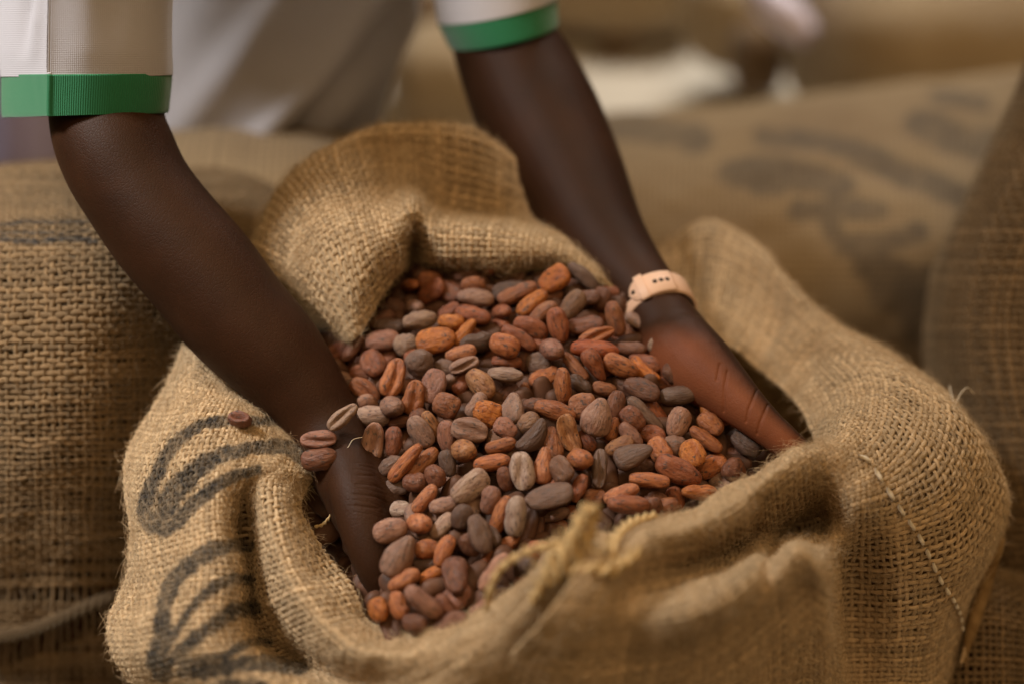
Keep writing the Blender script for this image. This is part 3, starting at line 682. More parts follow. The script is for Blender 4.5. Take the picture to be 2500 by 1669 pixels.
limbs = [
 # the person's right arm (on the left in the photo)
 limb([(420,-760,1.00,180),(330,-420,.870,150),(270,-120,.868,138),(262,120,.882,136),(262,290,.877,138),(292,385,.871,141),(338,470,.868,137),(405,563,.867,140),
       (489,660,.867,141),(574,768,.867,137),(664,862,.868,127),(735,948,.868,108),(790,1030,.866,92),(826,1105,.858,86),(862,1180,.850,88)], 28, 120),
 # its hand: palm, thumb, fingers reaching under the beans
 limb([(826,1090,.860,80),(868,1180,.848,92),(915,1255,.842,98),(985,1320,.850,92)], 22, 40, 0.72),
 limb([(850,1130,.846,62),(872,1215,.832,66),(893,1300,.824,62),(915,1375,.820,52),(935,1432,.822,44),(950,1462,.826,38)], 20, 50),
 limb([(960,1290,.850,46),(1040,1350,.850,40),(1110,1395,.848,37),(1150,1425,.846,33)], 14, 30),
 limb([(985,1275,.858,48),(1080,1320,.862,42),(1170,1360,.862,38),(1225,1385,.860,34)], 14, 30),
 limb([(990,1245,.866,46),(1080,1280,.874,40),(1165,1310,.876,37),(1220,1325,.876,33)], 14, 30),
 limb([(975,1215,.872,40),(1050,1240,.882,35),(1115,1258,.886,31),(1155,1268,.886,28)], 14, 30),
 # the person's left arm (on the right in the photo)
 limb([(1010,-620,1.20,185),(1120,-330,1.12,165),(1205,-60,1.065,140),(1232,95,1.045,131),(1275,200,1.035,144),(1322,300,1.022,151),(1384,425,1.000,141),(1452,560,.970,119),
       (1512,645,.948,100),(1562,705,.930,87),(1608,770,.914,82),(1650,840,.900,88)], 28, 110),
 limb([(1612,775,.912,80),(1655,860,.903,100),(1640,960,.904,114),(1590,1050,.906,108)], 22, 40, 0.70),
 limb([(1660,850,.892,92),(1715,905,.876,88),(1774,954,.862,69),(1826,1001,.852,55),(1873,1042,.846,46),(1918,1078,.842,41),(1950,1097,.841,33)], 20, 60),
 limb([(1600,1060,.888,52),(1540,1140,.884,44),(1490,1200,.878,40),(1460,1240,.874,35)], 14, 30),
 limb([(1560,1050,.892,54),(1480,1130,.892,46),(1420,1190,.890,42),(1385,1230,.888,36)], 14, 30),
 limb([(1530,1020,.898,52),(1440,1090,.900,44),(1370,1140,.900,40),(1330,1170,.900,35)], 14, 30),
 limb([(1520,985,.906,44),(1440,1035,.910,38),(1380,1070,.912,34),(1345,1090,.912,30)], 14, 30),
 # trunk and shoulders under the shirt
 limb([(430,-740,1.00,180),(620,-700,1.12,210),(820,-680,1.14,210),(1000,-610,1.18,180)], 24, 40),
 limb([(700,-660,1.12,250),(690,-350,1.17,250),(670,0,1.25,240),(645,300,1.34,225),(640,520,1.42,215)], 30, 50, 0.62),
]
V, F = [], []
for v, f in limbs:
    b0 = sum(len(x) for x in V); V.append(v); F += [tuple(i+b0 for i in t) for t in f]
me = bpy.data.meshes.new('person'); me.from_pydata(np.concatenate(V).tolist(), [], F)
raw = bpy.data.objects.new('body_raw', me); COL.objects.link(raw)
rm = raw.modifiers.new('r', 'REMESH'); rm.mode = 'VOXEL'; rm.voxel_size = 0.0023
sm = raw.modifiers.new('s', 'SMOOTH'); sm.iterations = 7; sm.factor = 0.5
bpy.context.view_layer.update()
dg = bpy.context.evaluated_depsgraph_get()
skin_me = bpy.data.meshes.new_from_object(raw.evaluated_get(dg))
bpy.data.objects.remove(raw)
skin_me.name = 'person'; skin_me.materials.clear()
bm = bmesh.new(); bm.from_mesh(skin_me); bm.verts.ensure_lookup_table()
vc = np.array([v.co for v in bm.verts]); hx, hy, hd = to_px(vc)
near = (hd < 0.93) & (((hx > 1640) & (hx < 1990) & (hy > 800) & (hy < 1125)) | ((hx > 815) & (hx < 1000) & (hy > 1080) & (hy < 1310)))
ed = [e for e in bm.edges if near[e.verts[0].index] and near[e.verts[1].index]]
bmesh.ops.subdivide_edges(bm, edges=ed, cuts=3, use_grid_fill=True)
bm.to_mesh(skin_me); bm.free()
n = len(skin_me.vertices)
co = np.zeros(n*3, np.float32); skin_me.vertices.foreach_get('co', co); co = co.reshape(-1, 3).astype(float)
no = np.zeros(n*3, np.float32); skin_me.vertex_normals.foreach_get('vector', no); no = no.reshape(-1, 3).astype(float)
qx, qy, qd = to_px(co)
def crease(pts, depth, wid):
    """push the skin in along a line (photo pixels), where it faces the lens"""
    global co
    pts = np.array(pts, float); best = np.full(n, 9e9)
    for a, b in zip(pts[:-1], pts[1:]):
        d = b-a; t = np.clip(((qx-a[0])*d[0]+(qy-a[1])*d[1])/(d@d), 0, 1)
        best = np.minimum(best, np.hypot(qx-a[0]-t*d[0], qy-a[1]-t*d[1]))
    f = np.exp(-(best/wid)**2)*(np.sum(no*-FWD, -1) > -0.1)*(qd < 0.93)
    co = co-no*(f*depth)[:, None]
for c in ([(1776,905),(1768,950),(1767,1003)], [(1758,888),(1750,926)], [(1848,950),(1828,998),(1822,1028)], [(1874,988),(1855,1032),(1848,1058)]):
    crease(c, 0.0007, 3.6)
for k in range(9): crease([(862+random.uniform(-6,6),1128+k*15),(905,1132+k*15+random.uniform(-3,3)),(965,1158+k*15+random.uniform(-6,10))], 0.00016, 2.0)
for c in ([(880,1135),(905,1140),(930,1150)], [(876,1158),(915,1160),(955,1180)], [(870,1180),(920,1185),(965,1208)], [(866,1205),(920,1212),(968,1236)], [(868,1232),(925,1240)]):
    crease(c, 0.00035, 2.6)
skin_me.vertices.foreach_set('co', co.astype(np.float32).ravel())
# paler palm skin of the hand with the watch
face = no@(-0.62*RIGHT-0.35*UP-0.55*FWD)
side = np.clip((qx-1480)/60, 0, 1)*np.clip((qy-790+0.25*(qx-1600))/70, 0, 1)*(qd < 0.95)
attr(skin_me, 'palm', side*np.clip((face+0.30)/0.75, 0, 1))
skin_me.polygons.foreach_set('use_smooth', np.ones(len(skin_me.polygons), bool))
person = link('person', skin_me, None, M['skin'])
tag(person, 'person in a white polo with green cuffs scooping beans with both hands', 'person')

def shell(name, rings, mat, parent, nu=90, nv=60, thick=0.0016, disp=None, closed=True, uvrot=False):
    """garment tube through closed rings of (px,py,d) points"""
    C = np.array(rings, float); W = at(C[..., 0], C[..., 1], C[..., 2])
    W = np.concatenate([W[:, -1:], W, W[:, :2]], 1)                       # wrap
    G = cr_axis0(W, nv)
    m = W.shape[1]-3; G = np.swapaxes(G, 0, 1)
    t = np.arange(nu)/nu*m; i = t.astype(int); f = (t-i)[:, None, None]
    p0, p1, p2, p3 = G[i], G[i+1], G[i+2], G[np.minimum(i+3, G.shape[0]-1)]
    S = 0.5*((2*p1)+(-p0+p2)*f+(2*p0-5*p1+4*p2-p3)*f**2+(-p0+3*p1-3*p2+p3)*f**3)   # nu x nv
    S = np.swapaxes(S, 0, 1)                                              # nv x nu
    du = np.roll(S, -1, 1)-np.roll(S, 1, 1); dv = np.gradient(S, axis=0)
    N = np.cross(du, dv); N /= np.linalg.norm(N, axis=-1, keepdims=True)+1e-12
    cen = S.mean(1, keepdims=True)
    if np.mean(np.sum(N*(S-cen), -1)) < 0: N = -N
    if disp is not None: S = S+N*disp(S)[..., None]
    idx = np.arange(nv*nu).reshape(nv, nu); r2 = np.roll(idx, -1, 1)
    Fq = np.stack([idx[:-1], r2[:-1], r2[1:], idx[1:]], -1).reshape(-1, 4)
    me = mesh_np(name, S.reshape(-1, 3), Fq)
    ua = np.linalg.norm(np.roll(S, -1, 1)-S, axis=-1).mean(0); ua = np.concatenate([[0], np.cumsum(ua)])
    va = np.concatenate([[0], np.cumsum(np.linalg.norm(np.diff(S, axis=0), axis=-1).mean(1))])
    J = np.broadcast_to(np.arange(nu), (nv-1, nu)); I = np.broadcast_to(np.arange(nv-1)[:, None], (nv-1, nu))
    uvq = np.stack([np.stack([ua[J], va[I]], -1), np.stack([ua[J+1], va[I]], -1), np.stack([ua[J+1], va[I+1]], -1), np.stack([ua[J], va[I+1]], -1)], 2)
    l = me.uv_layers.new(name='UVMap'); l.data.foreach_set('uv', uvq.astype(np.float32).ravel())
    o = link(name, me, None, mat); o.parent = parent
    s = o.modifiers.new('s', 'SOLIDIFY'); s.thickness = thick; s.offset = -1
    return o
def torso_fold(S):
    x, y, d = to_px(S.reshape(-1, 3))
    s = x+0.78*y
    h = 0.010*np.exp(-((s-905-18*np.sin(y/90))/38)**2)-0.008*np.exp(-((s-975)/45)**2)+0.007*np.exp(-((s-1035)/45)**2)+0.006*np.exp(-((s-690)/60)**2)
    h = h+0.006*vnoise(x/130, y/170, 5)
    return h.reshape(S.shape[:-1])
def oval(cx, y, hw, d, hd, k=12, dy=0):
    return [(cx+hw*math.cos(a), y+dy*math.sin(a), d+hd*math.sin(a)) for a in np.linspace(0, 2*math.pi, k, endpoint=False)]
shirt = shell('polo_shirt', [oval(730,-560,400,1.10,.13), oval(715,-300,375,1.15,.135), oval(695,-80,340,1.20,.13), oval(675,120,305,1.265,.12), oval(650,290,283,1.32,.115), oval(630,420,262,1.36,.105), oval(615,480,235,1.385,.09)],
              M['shirt'], person, 120, 90, disp=torso_fold)
shell('trousers', [oval(630,430,225,1.38,.085), oval(635,600,240,1.42,.10), oval(650,900,250,1.50,.11), oval(660,1300,240,1.62,.11)], M['trousers'], person, 60, 40)
# near sleeve: a flat front panel and a side panel meeting in a pressed fold
def sleeve_ring(y, s=1.0, dx=0.0, sk=0.0):
    pts = [(412, .905), (414, .925), (380, .955), (240, .975), (90, .965), (20, .935), (7, .915), (30, .896), (112, .868), (121, .8655), (132, .8658), (220, .866), (320, .874), (390, .888)]
    c = 208
    return [((x-c)*s+c+dx, y+sk*(x-c), d-0.036+0.00011*(y-186)) for x, d in pts]
def sleeve_d(S):
    x, y, d = to_px(S.reshape(-1, 3))
    return np.clip((184-y)/60, 0, 1).reshape(S.shape[:-1])*(0.0022*vnoise(x/70, y/150, 8)+0.003*np.exp(-((x-88+0.05*(y-100))/14)**2)*np.clip((170-y)/120, 0, 1)-0.0035*np.exp(-((x-70+0.12*(y-100))/16)**2)*np.clip((150-y)/120, 0, 1)).reshape(S.shape[:-1])
shell('sleeve', [sleeve_ring(-420, 1.12, 60), sleeve_ring(-200, 1.05, 14), sleeve_ring(0, 1.0, 2), sleeve_ring(150, 1.0, 0), sleeve_ring(186, 0.997, 0, -.012)], M['shirt'], shirt, 160, 70, disp=sleeve_d)
shell('cuff', [sleeve_ring(180, .975, 0, -.012), sleeve_ring(200, .974, 0, -.012), sleeve_ring(240, .965, -2, -.02), sleeve_ring(272, .955, -3, -.03), sleeve_ring(279, .945, -3, -.032)], M['cuff'], shirt, 160, 24, 0.0022)
def sleeve2(y, s, dx=0, tilt=-0.20):
    return [(1215+dx+s*150*math.cos(a), y+tilt*s*150*math.cos(a)-22*math.sin(a)*-1, 1.045-0.05*math.cos(a)*0.2+.058*s*math.sin(a)*-1) for a in np.linspace(0, 2*math.pi, 14, endpoint=False)]
shell('sleeve', [sleeve2(-330, 1.25, -60), sleeve2(-180, 1.12, -20), sleeve2(-60, 1.04, -4), sleeve2(10, 1.0), sleeve2(24, .99)], M['shirt'], shirt, 100, 40)
shell('cuff', [sleeve2(18, .97), sleeve2(30, .97), sleeve2(62, .93, 8), sleeve2(84, .90, 14), sleeve2(90, .885, 15)], M['cuff'], shirt, 100, 20, 0.0022)

# ------------------------------------------------------------------ wristwatch strap (worn on the arm, a thing of its own)
ax0, ax1 = at(1530, 635, .948), at(1622, 830, .902)
wc = at(1602, 752, .921)
axv = (ax1-ax0)/np.linalg.norm(ax1-ax0)
e1 = -FWD-axv*np.dot(-FWD, axv); e1 /= np.linalg.norm(e1); e2 = np.cross(axv, e1)     # e1 faces the lens
if np.dot(e2, RIGHT) < 0: e2 = -e2
watch = empty('wristwatch', tuple(wc)); tag(watch, 'pale peach rubber watch strap with punched holes on the right wrist', 'watch')
WR = 84*KPX*.926
def strap_pt(th, ax, r): return wc+(e1*math.cos(th)+e2*math.sin(th))*r+axv*ax
def band(name, t0, t1, hw, r0, thick, parent, round_end=0.0, n=60, mat=None, lean=0.0):
    bm = bmesh.new(); rows = []
    for k in range(n+1):
        f = k/n; th = t0+(t1-t0)*f
        h = hw
        if round_end:
            e = min(f, 1)*abs(t1-t0)*r0
            if e < round_end: h = hw*math.sqrt(max(0.02, 1-(1-e/round_end)**2))
        c = 0.0012
        prof = [(-h, 0), (-h, thick-c), (-h+c, thick), (0, thick*1.06), (h-c, thick), (h, thick-c), (h, 0)]
        rows.append([bm.verts.new(strap_pt(th, a+lean*math.sin(th), r0+b)) for a, b in prof])
    for r, s in zip(rows[:-1], rows[1:]):
        for i in range(len(r)): bm.faces.new((r[i], r[(i+1) % len(r)], s[(i+1) % len(r)], s[i]))
    if abs(t1-t0) < 6.2: bm.faces.new(rows[0]); bm.faces.new(rows[-1][::-1])
    bmesh.ops.recalc_face_normals(bm, faces=bm.faces)
    me = bpy.data.meshes.new(name); bm.to_mesh(me); bm.free()
    for p in me.polygons: p.use_smooth = True
    return link(name, me, parent, mat or M['strap'])
band('strap', -math.pi, math.pi, 0.0092, WR+0.0006, 0.0018, watch, n=110)
band('strap_end', -0.62, 0.60, 0.0090, WR+0.0022, 0.0015, watch, 0.009, 50)
band('keeper', -0.34, -0.12, 0.0102, WR+0.0034, 0.0014, watch, 0, 14)
for th in (-0.48, 0.12, 0.28, 0.44):
    bm = bmesh.new(); bmesh.ops.create_circle(bm, cap_ends=True, radius=0.0016, segments=14)
    n3 = np.array([e1*math.cos(th)+e2*math.sin(th)]).ravel(); mt = Vector(n3).to_track_quat('Z', 'Y').to_matrix().to_4x4()
    mt.translation = Vector(strap_pt(th, 0, WR+0.00392)); bm.transform(mt)
    me = bpy.data.meshes.new('hole'); bm.to_mesh(me); bm.free(); link('hole', me, watch, M['hole'])
bm = bmesh.new(); bmesh.ops.create_cube(bm, size=1)
bmesh.ops.bevel(bm, geom=bm.edges[:], offset=0.18, segments=4, profile=0.6, affect='EDGES')
mt = Matrix([[*(axv*0.036)], [*(e2*0.034)], [*(-e1*0.011)]]).transposed().to_4x4(); mt.translation = Vector(strap_pt(math.pi, 0, WR+0.005)); bm.transform(mt)
me = bpy.data.meshes.new('watch_case'); bm.to_mesh(me); bm.free(); link('watch_case', me, watch, M['hole'])

# ------------------------------------------------------------------ far odds and ends
tv = [[(x, y, 1.75+.05*math.sin(x/55.0)+.02*math.sin(x/23.0+1)) for y in (120, 250, 380, 500, 640)] for x in range(-160, 330, 45)]
ts = Surf(tv, (70, 30))
tp = ts.sheet('hanging_tarp', 0, M['tarp'], None)
tag(tp, 'blurred lavender grey cloth hanging below the left green cuff', 'cloth')
s_ = tp.modifiers.new('s', 'SOLIDIFY'); s_.thickness = 0.004
st = tube('plastic_strip', [at(1850, -30, 2.0), at(1885, 10, 1.98), at(1930, 50, 1.96), at(1975, 92, 1.95)], [.022, .026, .026, .018], M['plastic'], None, 12, 24)
tag(st, 'pale lavender plastic strip lying over the far sacks near the top edge', 'strip')

# ------------------------------------------------------------------ cocoa beans
# one row per bean seen in the photo: x y length width angle colour shape (in units of 1/5.2275 photo pixel from a corner)
BEANS = {
(800,620): """1160 160 240 110 55 d e|1060 400 190 170 0 o h|1290 360 260 240 0 b f|1500 320 190 120 -30 r e|1340 590 250 170 80 d e|1030 560 260 130 -20 r e|1110 680 240 190 0 g h|
890 690 280 150 -25 d e|1180 850 430 220 10 gy s|700 850 350 170 30 d e|800 930 390 180 0 k e|710 1100 430 255 5 m e|320 1200 400 150 50 m e|1000 1160 290 250 30 gy s|
1380 1100 490 300 12 O f|1580 870 330 200 -5 O e|1740 1010 420 155 52 O l|1850 790 450 200 -15 r e|1550 720 240 130 30 r e|1860 400 300 220 0 b f|1890 560 450 215 -5 g e|
1760 270 320 130 15 d e|2010 240 190 160 0 r h|1510 560 220 160 0 d e|1600 420 190 140 0 d e|2020 1030 290 150 -40 b e|1700 1270 400 195 15 t e|1740 1420 380 180 20 g v|1950 1170 290 170 -10 d e|
2050 1350 220 160 40 r e|340 1440 270 135 60 r e|580 1390 350 300 -60 r f|760 1360 260 220 60 r e|1180 1400 360 320 -60 kg s|1130 1320 260 190 0 r e|1510 1440 210 200 0 kg s|600 1180 200 150 0 d e|""",
(1200,620): """260 340 260 200 70 d e|110 180 270 190 80 k e|510 360 250 180 20 kg e|800 320 400 290 35 O f|1180 300 480 180 -42 kg e|1130 430 320 170 -15 d e|1580 490 370 150 -8 r e|330 520 520 205 22 b e|
520 640 460 205 38 O e|930 500 200 180 30 k h|760 540 180 160 0 b e|650 760 420 200 38 b e|1040 650 400 245 55 bg f|1230 560 230 190 0 d e|1380 590 250 220 80 d e|120 740 245 200 0 r h|90 920 200 190 0 r h|
270 870 220 130 70 r e|500 950 450 245 -22 r e|850 910 440 235 -75 r e|1190 930 480 235 5 rd e|1340 800 220 110 20 r e|1340 1050 470 190 20 o v|1320 1220 600 225 -5 R e|1580 830 450 215 -75 b e|
1780 1000 340 150 -65 b e|1860 860 330 170 -25 g e|1970 800 350 130 -50 o l|2010 1010 280 170 -25 O e|1690 670 260 130 -30 d e|340 1080 480 195 -32 r l|170 1160 385 275 -25 o c|790 1230 310 265 -30 m h|
980 1170 210 190 0 d e|195 1375 375 125 -3 r l|600 1430 320 285 0 kb f|620 1160 200 180 0 r e|440 1340 260 220 80 d e|1060 1430 440 150 -48 b e|1320 1420 450 195 -58 r t|1640 1430 460 235 -25 o e|
1780 1230 390 170 -5 d e|1960 1400 430 225 -12 r e|1060 1340 220 130 -50 k e|1600 1290 200 110 -20 g e|2040 1190 190 200 0 gy s|1600 1090 160 140 0 r e|1930 1510 430 180 -40 O n|""",
(1500,700): """580 780 320 200 -30 gy s|840 900 350 170 -40 kg e|770 1100 340 265 -40 d e|910 1130 270 130 -70 b e|620 1220 235 170 -20 r e|350 1320 470 255 -20 d e|830 1380 490 215 7 kg e|870 1270 290 120 0 b e|
710 1520 340 140 -15 d e|1140 1420 220 180 0 r e|""",
(720,900): """1255 110 490 270 72 o v|890 280 410 240 -38 b v|760 370 310 190 -25 g e|1060 230 270 150 -70 g e|1755 220 435 315 75 m f|1510 370 445 255 78 o v|1990 200 240 195 75 g h|1240 500 310 275 0 gm h|
1000 550 435 265 -3 p e|610 610 440 180 38 gt v|980 950 535 275 78 pm v|1260 930 385 215 85 rd e|1420 650 460 130 8 rd l|1930 460 335 315 -30 b f|1600 800 430 285 -60 g f|1760 740 440 170 -62 Y l|1430 920 340 150 80 b s|
1940 870 425 215 -85 m e|300 900 435 215 5 m v|310 1150 435 275 5 rd e|1240 1240 340 235 30 kg s|1410 1200 600 180 50 o l|1610 1220 550 200 46 o e|1790 1370 290 240 -60 rd e|1950 1200 340 190 -75 k e|
1530 1450 290 240 0 rd e|1290 1500 240 190 0 kg s|830 680 190 120 -20 r s|1710 490 190 180 0 d e|1430 220 190 200 0 d e|""",
(1100,900): """385 195 435 285 -45 Y e|160 210 300 195 55 r l|700 70 445 170 -5 p s|610 210 235 160 25 g e|1200 95 400 220 26 o e|1435 215 455 205 -87 o e|720 320 300 200 30 d e|790 500 395 275 85 g t|935 330 300 155 85 b e|
1190 290 320 185 5 o e|330 460 340 205 55 g e|470 560 355 315 -20 O f|60 470 290 190 -50 r e|1080 470 270 190 0 d e|1330 540 525 235 -18 o e|1680 480 340 350 0 b f|1870 610 480 350 75 pm t|1060 860 485 235 48 k n|
1510 840 500 250 -70 Y x|1000 680 300 250 30 bg e|700 760 290 220 -30 m s|240 790 455 295 -12 gm v|100 620 270 130 5 t e|490 860 290 200 60 b e|640 980 390 195 15 o e|170 1040 305 290 0 Y h|530 1190 465 200 8 o e|
200 1270 260 190 0 o s|910 1300 475 300 -82 P v|1190 1230 460 215 85 t t|1660 1150 285 280 0 o h|1410 1280 340 295 -60 bk f|1890 1270 490 195 85 kg v|1750 920 290 180 -50 r e|1310 930 400 250 -75 b e|
700 1400 320 210 -75 rd e|1900 980 180 160 0 r e|1650 200 330 190 -40 k e|1960 250 300 170 -15 b e|1840 310 230 140 -20 d e|380 1330 200 150 0 d e|""",
(1480,940): """170 770 370 205 25 Y e|130 260 375 235 85 rd e|90 560 290 190 70 o e|480 380 570 175 -42 kb l|630 340 440 165 -50 r l|340 440 350 260 -45 rd e|830 290 340 170 -20 d e|920 480 395 275 70 pm f|590 620 340 230 -15 r e|
310 630 370 185 -45 m e|350 890 490 255 22 kg t|690 830 360 265 -60 o e|870 770 290 250 0 dg e|1100 870 360 315 -70 O f|1270 690 470 175 -37 o e|1160 440 260 190 60 O e|1330 490 350 240 -40 o s|1410 330 480 290 -35 O n|
1210 320 280 160 -30 r e|1560 580 270 180 10 b e|1800 730 410 295 -40 k e|1810 910 320 180 -55 k e|1330 1070 400 265 35 o e|930 1110 610 285 -25 r e|1190 1360 470 190 -5 O e|550 1210 500 185 -5 o l|140 1190 340 155 35 O l|
190 1380 460 195 22 t e|280 1520 530 225 -5 r e|640 1470 270 220 0 m s|870 1450 230 210 -70 r e|1630 1090 280 275 -40 rd s|1500 870 200 170 -70 g e|1640 880 240 220 0 rd e|480 1050 250 220 0 d e|1180 1510 300 170 0 kg e|
1480 1180 260 220 0 d e|100 1040 270 190 0 d e|1250 800 220 170 0 k e|""",
(880,1150): """820 350 430 185 50 t e|1060 430 360 185 15 pm e|1150 190 320 190 45 gm e|1400 195 525 335 35 P f|500 490 250 205 10 P e|390 750 430 285 20 pm f|730 670 290 285 0 t h|1050 690 390 195 48 P e|500 1080 565 335 58 gm t|
840 990 290 230 0 o s|810 1170 330 180 0 k e|1070 1010 410 205 65 o e|1300 580 330 260 80 k e|1660 370 370 240 75 m e|1530 800 495 255 -68 kg s|1780 560 530 195 68 o e|1980 570 505 265 85 P e|1880 920 360 160 25 o n|
1330 1020 370 165 -60 P e|1400 940 320 220 -60 d e|560 1390 430 205 28 o e|950 1310 430 145 25 O l|1580 1200 470 125 58 o l|1700 1280 570 195 55 pm e|1330 1250 260 160 -60 g e|1300 1420 280 200 -50 P e|1200 1160 200 170 0 o e|1100 1390 290 190 30 d e|""",
(1200,1100): """740 580 605 295 15 kg f|790 800 405 150 18 gm e|1110 470 370 180 65 r e|1410 920 330 150 8 P e|820 1000 270 220 0 r e|580 1000 410 150 75 d e|1250 1290 370 210 40 pm e|560 1420 310 150 35 m e|330 1430 270 180 0 b e|
1320 600 250 220 0 b e|1200 560 280 200 80 d e|1050 780 250 180 0 r e|""",
(840,1300): """440 980 270 235 -70 O e|690 920 355 235 -75 o e|1020 880 565 235 -42 m e|1100 720 290 170 -15 g e|1300 960 390 175 -55 rd e|1600 860 390 125 48 pm l|1280 600 300 190 40 d e|1390 760 230 190 0 d e|1750 960 330 150 30 m e|
1550 720 300 140 50 m e|900 1150 320 220 0 d e|""",
}
TONES = {   # shell colour (linear) and dust
 'o': ((0.387, 0.135, 0.041), 0.06), 'O': ((0.471, 0.162, 0.032), 0.00), 'r': ((0.293, 0.092, 0.033), 0.06), 'R': ((0.367, 0.092, 0.026), 0.00), 'rd': ((0.204, 0.070, 0.029), 0.08), 'b': ((0.306, 0.115, 0.043), 0.10),
 'd': ((0.174, 0.064, 0.027), 0.08), 'k': ((0.091, 0.045, 0.026), 0.15), 'kg': ((0.138, 0.072, 0.043), 0.25), 'kb': ((0.151, 0.075, 0.038), 0.25), 'bk': ((0.196, 0.094, 0.045), 0.20), 'bg': ((0.240, 0.119, 0.054), 0.20),
 'dg': ((0.151, 0.068, 0.034), 0.25), 'g': ((0.285, 0.151, 0.094), 0.35), 'gy': ((0.295, 0.182, 0.106), 0.45), 'gt': ((0.304, 0.203, 0.132), 0.40), 'gm': ((0.298, 0.153, 0.093), 0.30), 'm': ((0.298, 0.122, 0.069), 0.20),
 'p': ((0.356, 0.231, 0.161), 0.40), 'pm': ((0.403, 0.204, 0.127), 0.30), 'P': ((0.479, 0.341, 0.253), 0.40), 't': ((0.464, 0.184, 0.075), 0.10), 'Y': ((0.320, 0.154, 0.063), 0.00)}
WORDS = {'o': 'rust brown', 'O': 'bright orange brown', 'r': 'chestnut red', 'R': 'brick red', 'rd': 'dark chestnut', 'b': 'mid brown', 'd': 'deep brown', 'k': 'blackish', 'kg': 'charcoal grey', 'kb': 'dusky olive brown',
         'bk': 'smoky brown', 'bg': 'dusty brown', 'dg': 'dusty dark', 'g': 'dusty grey', 'gy': 'mouldy grey', 'gt': 'ash tan', 'gm': 'grey mauve', 'm': 'mauve brown', 'p': 'pale greyish', 'pm': 'pinkish mauve', 'P': 'pale silver grey', 't': 'tan orange', 'Y': 'golden yellow'}
SHAPES = {'e': 'oval', 'l': 'slender', 'f': 'broad flat', 't': 'teardrop', 'n': 'curved', 'v': 'grooved', 's': 'shrivelled', 'h': 'round', 'x': 'broken', 'c': 'cracked'}

def bean_mesh(kind, seed):
    rng = np.random.default_rng(seed); nu, nv = 30, 20
    a = np.linspace(0, 2*np.pi, nu, endpoint=False); t = np.linspace(0, np.pi, nv)[1:-1]
    A, T = np.meshgrid(a, t)
    X = -np.cos(T)*np.ones_like(A); r = np.sin(T)**(0.70 if kind != 'l' else 0.58)
    tap = rng.uniform(-.14, .14)
    if kind == 't': tap = 0.38
    r = r*(1-tap*X)
    Y = r*np.cos(A); Z = r*np.sin(A)
    lump = vnoise(X*1.5+seed, A*0.0+np.cos(A)*1.2+seed*2, seed)*0.18+vnoise(X*3.1+seed, np.sin(A)*2.3+np.cos(A), seed+1)*0.15+vnoise(X*2.2+seed, np.sin(A)*4.5+np.cos(A)*4, seed+9)*0.05
    rid = 0.007*np.cos(A*rng.integers(7, 10)+X*1.2+seed)
    k = 1+lump+rid*np.sin(T)
    if kind == 's':
        k = k+0.16*vnoise(X*4+seed, np.cos(A)*3.5+np.sin(A)*2, seed+5)+0.10*vnoise(X*8, np.cos(A)*6+np.sin(A)*5+3, seed+6)
    Y, Z = Y*k, Z*k
    if kind in 'ehlfc': Y = Y+0.10*rng.uniform(-1, 1)*(X*X-.4)
    if kind == 'n': Y = Y+0.62*(X*X-0.4); 
    if kind in 'vx':
        wide, dep = (0.30, 0.62) if kind == 'v' else (0.52, 1.25)
        c = 0.16*np.sin(X*2.1+seed)+(-0.15 if kind == 'x' else 0)
        g = np.exp(-((Y-c)/wide)**2)*np.clip(1-X*X*1.05, 0, 1)**0.7
        Z = np.where(Z > 0, Z-dep*g*(Z > 0)*np.clip(Z*2, 0, 1), Z)
        if kind == 'x': Y = Y+0.28*(X*X-.4)
    if kind == 'v': Z = Z+0.06*vnoise(X*6, Y*5, seed)*(Z > 0)
    P = np.stack([X, Y, Z], -1)
    ends = np.array([[-1.0, Y[0].mean(), Z[0].mean()], [1.0, Y[-1].mean(), Z[-1].mean()]])
    V = np.concatenate([P.reshape(-1, 3), ends])
    m = len(t); idx = np.arange(m*nu).reshape(m, nu); r2 = np.roll(idx, -1, 1)
    F = np.stack([idx[:-1], r2[:-1], r2[1:], idx[1:]], -1).reshape(-1, 4).tolist()
    F += [[m*nu, r2[0][i], idx[0][i]] for i in range(nu)]+[[m*nu+1, idx[-1][i], r2[-1][i]] for i in range(nu)]
    me = bpy.data.meshes.new('cocoa_bean'); me.from_pydata(V.tolist(), [], F)
    me.polygons.foreach_set('use_smooth', np.ones(len(F), bool)); me.update()
    me.materials.append(M['bean'])
    return me
LIB = {k: [bean_mesh(k, 10*i+ord(k)) for i in range(c)] for k, c in (('e', 7), ('l', 4), ('f', 4), ('t', 3), ('n', 2), ('v', 5), ('s', 4), ('h', 3), ('x', 1), ('c', 1))}

def pile_d(px, py):
    return 0.843+(1050-py)*0.000182+0.018*((px-1320)/450)**2-0.010*np.exp(-((px-1320)/330)**2-((py-1000)/330)**2)
B = []      # px,py,d, L,W (m), angle, tone, kind, listed
SC = 5.2275
for (ox, oy), txt in BEANS.items():
    for row in txt.replace('\n', '').split('|'):
        if not row.strip(): continue
        x, y, l, wd, an, tn, kd = row.split()
        px, py = ox+float(x)/SC, oy+float(y)/SC
        l, wd = float(l)/SC, float(wd)/SC
        d = pile_d(px, py)
        small = l*wd < 2300
        l, wd = max(l, 58), max(wd, 30)
        d += 0.005 if small else 0.0
        l, wd = l*1.05, wd*1.09
        B.append([px, py, d, l*KPX*d, wd*KPX*d, float(an), tn, kd, True])
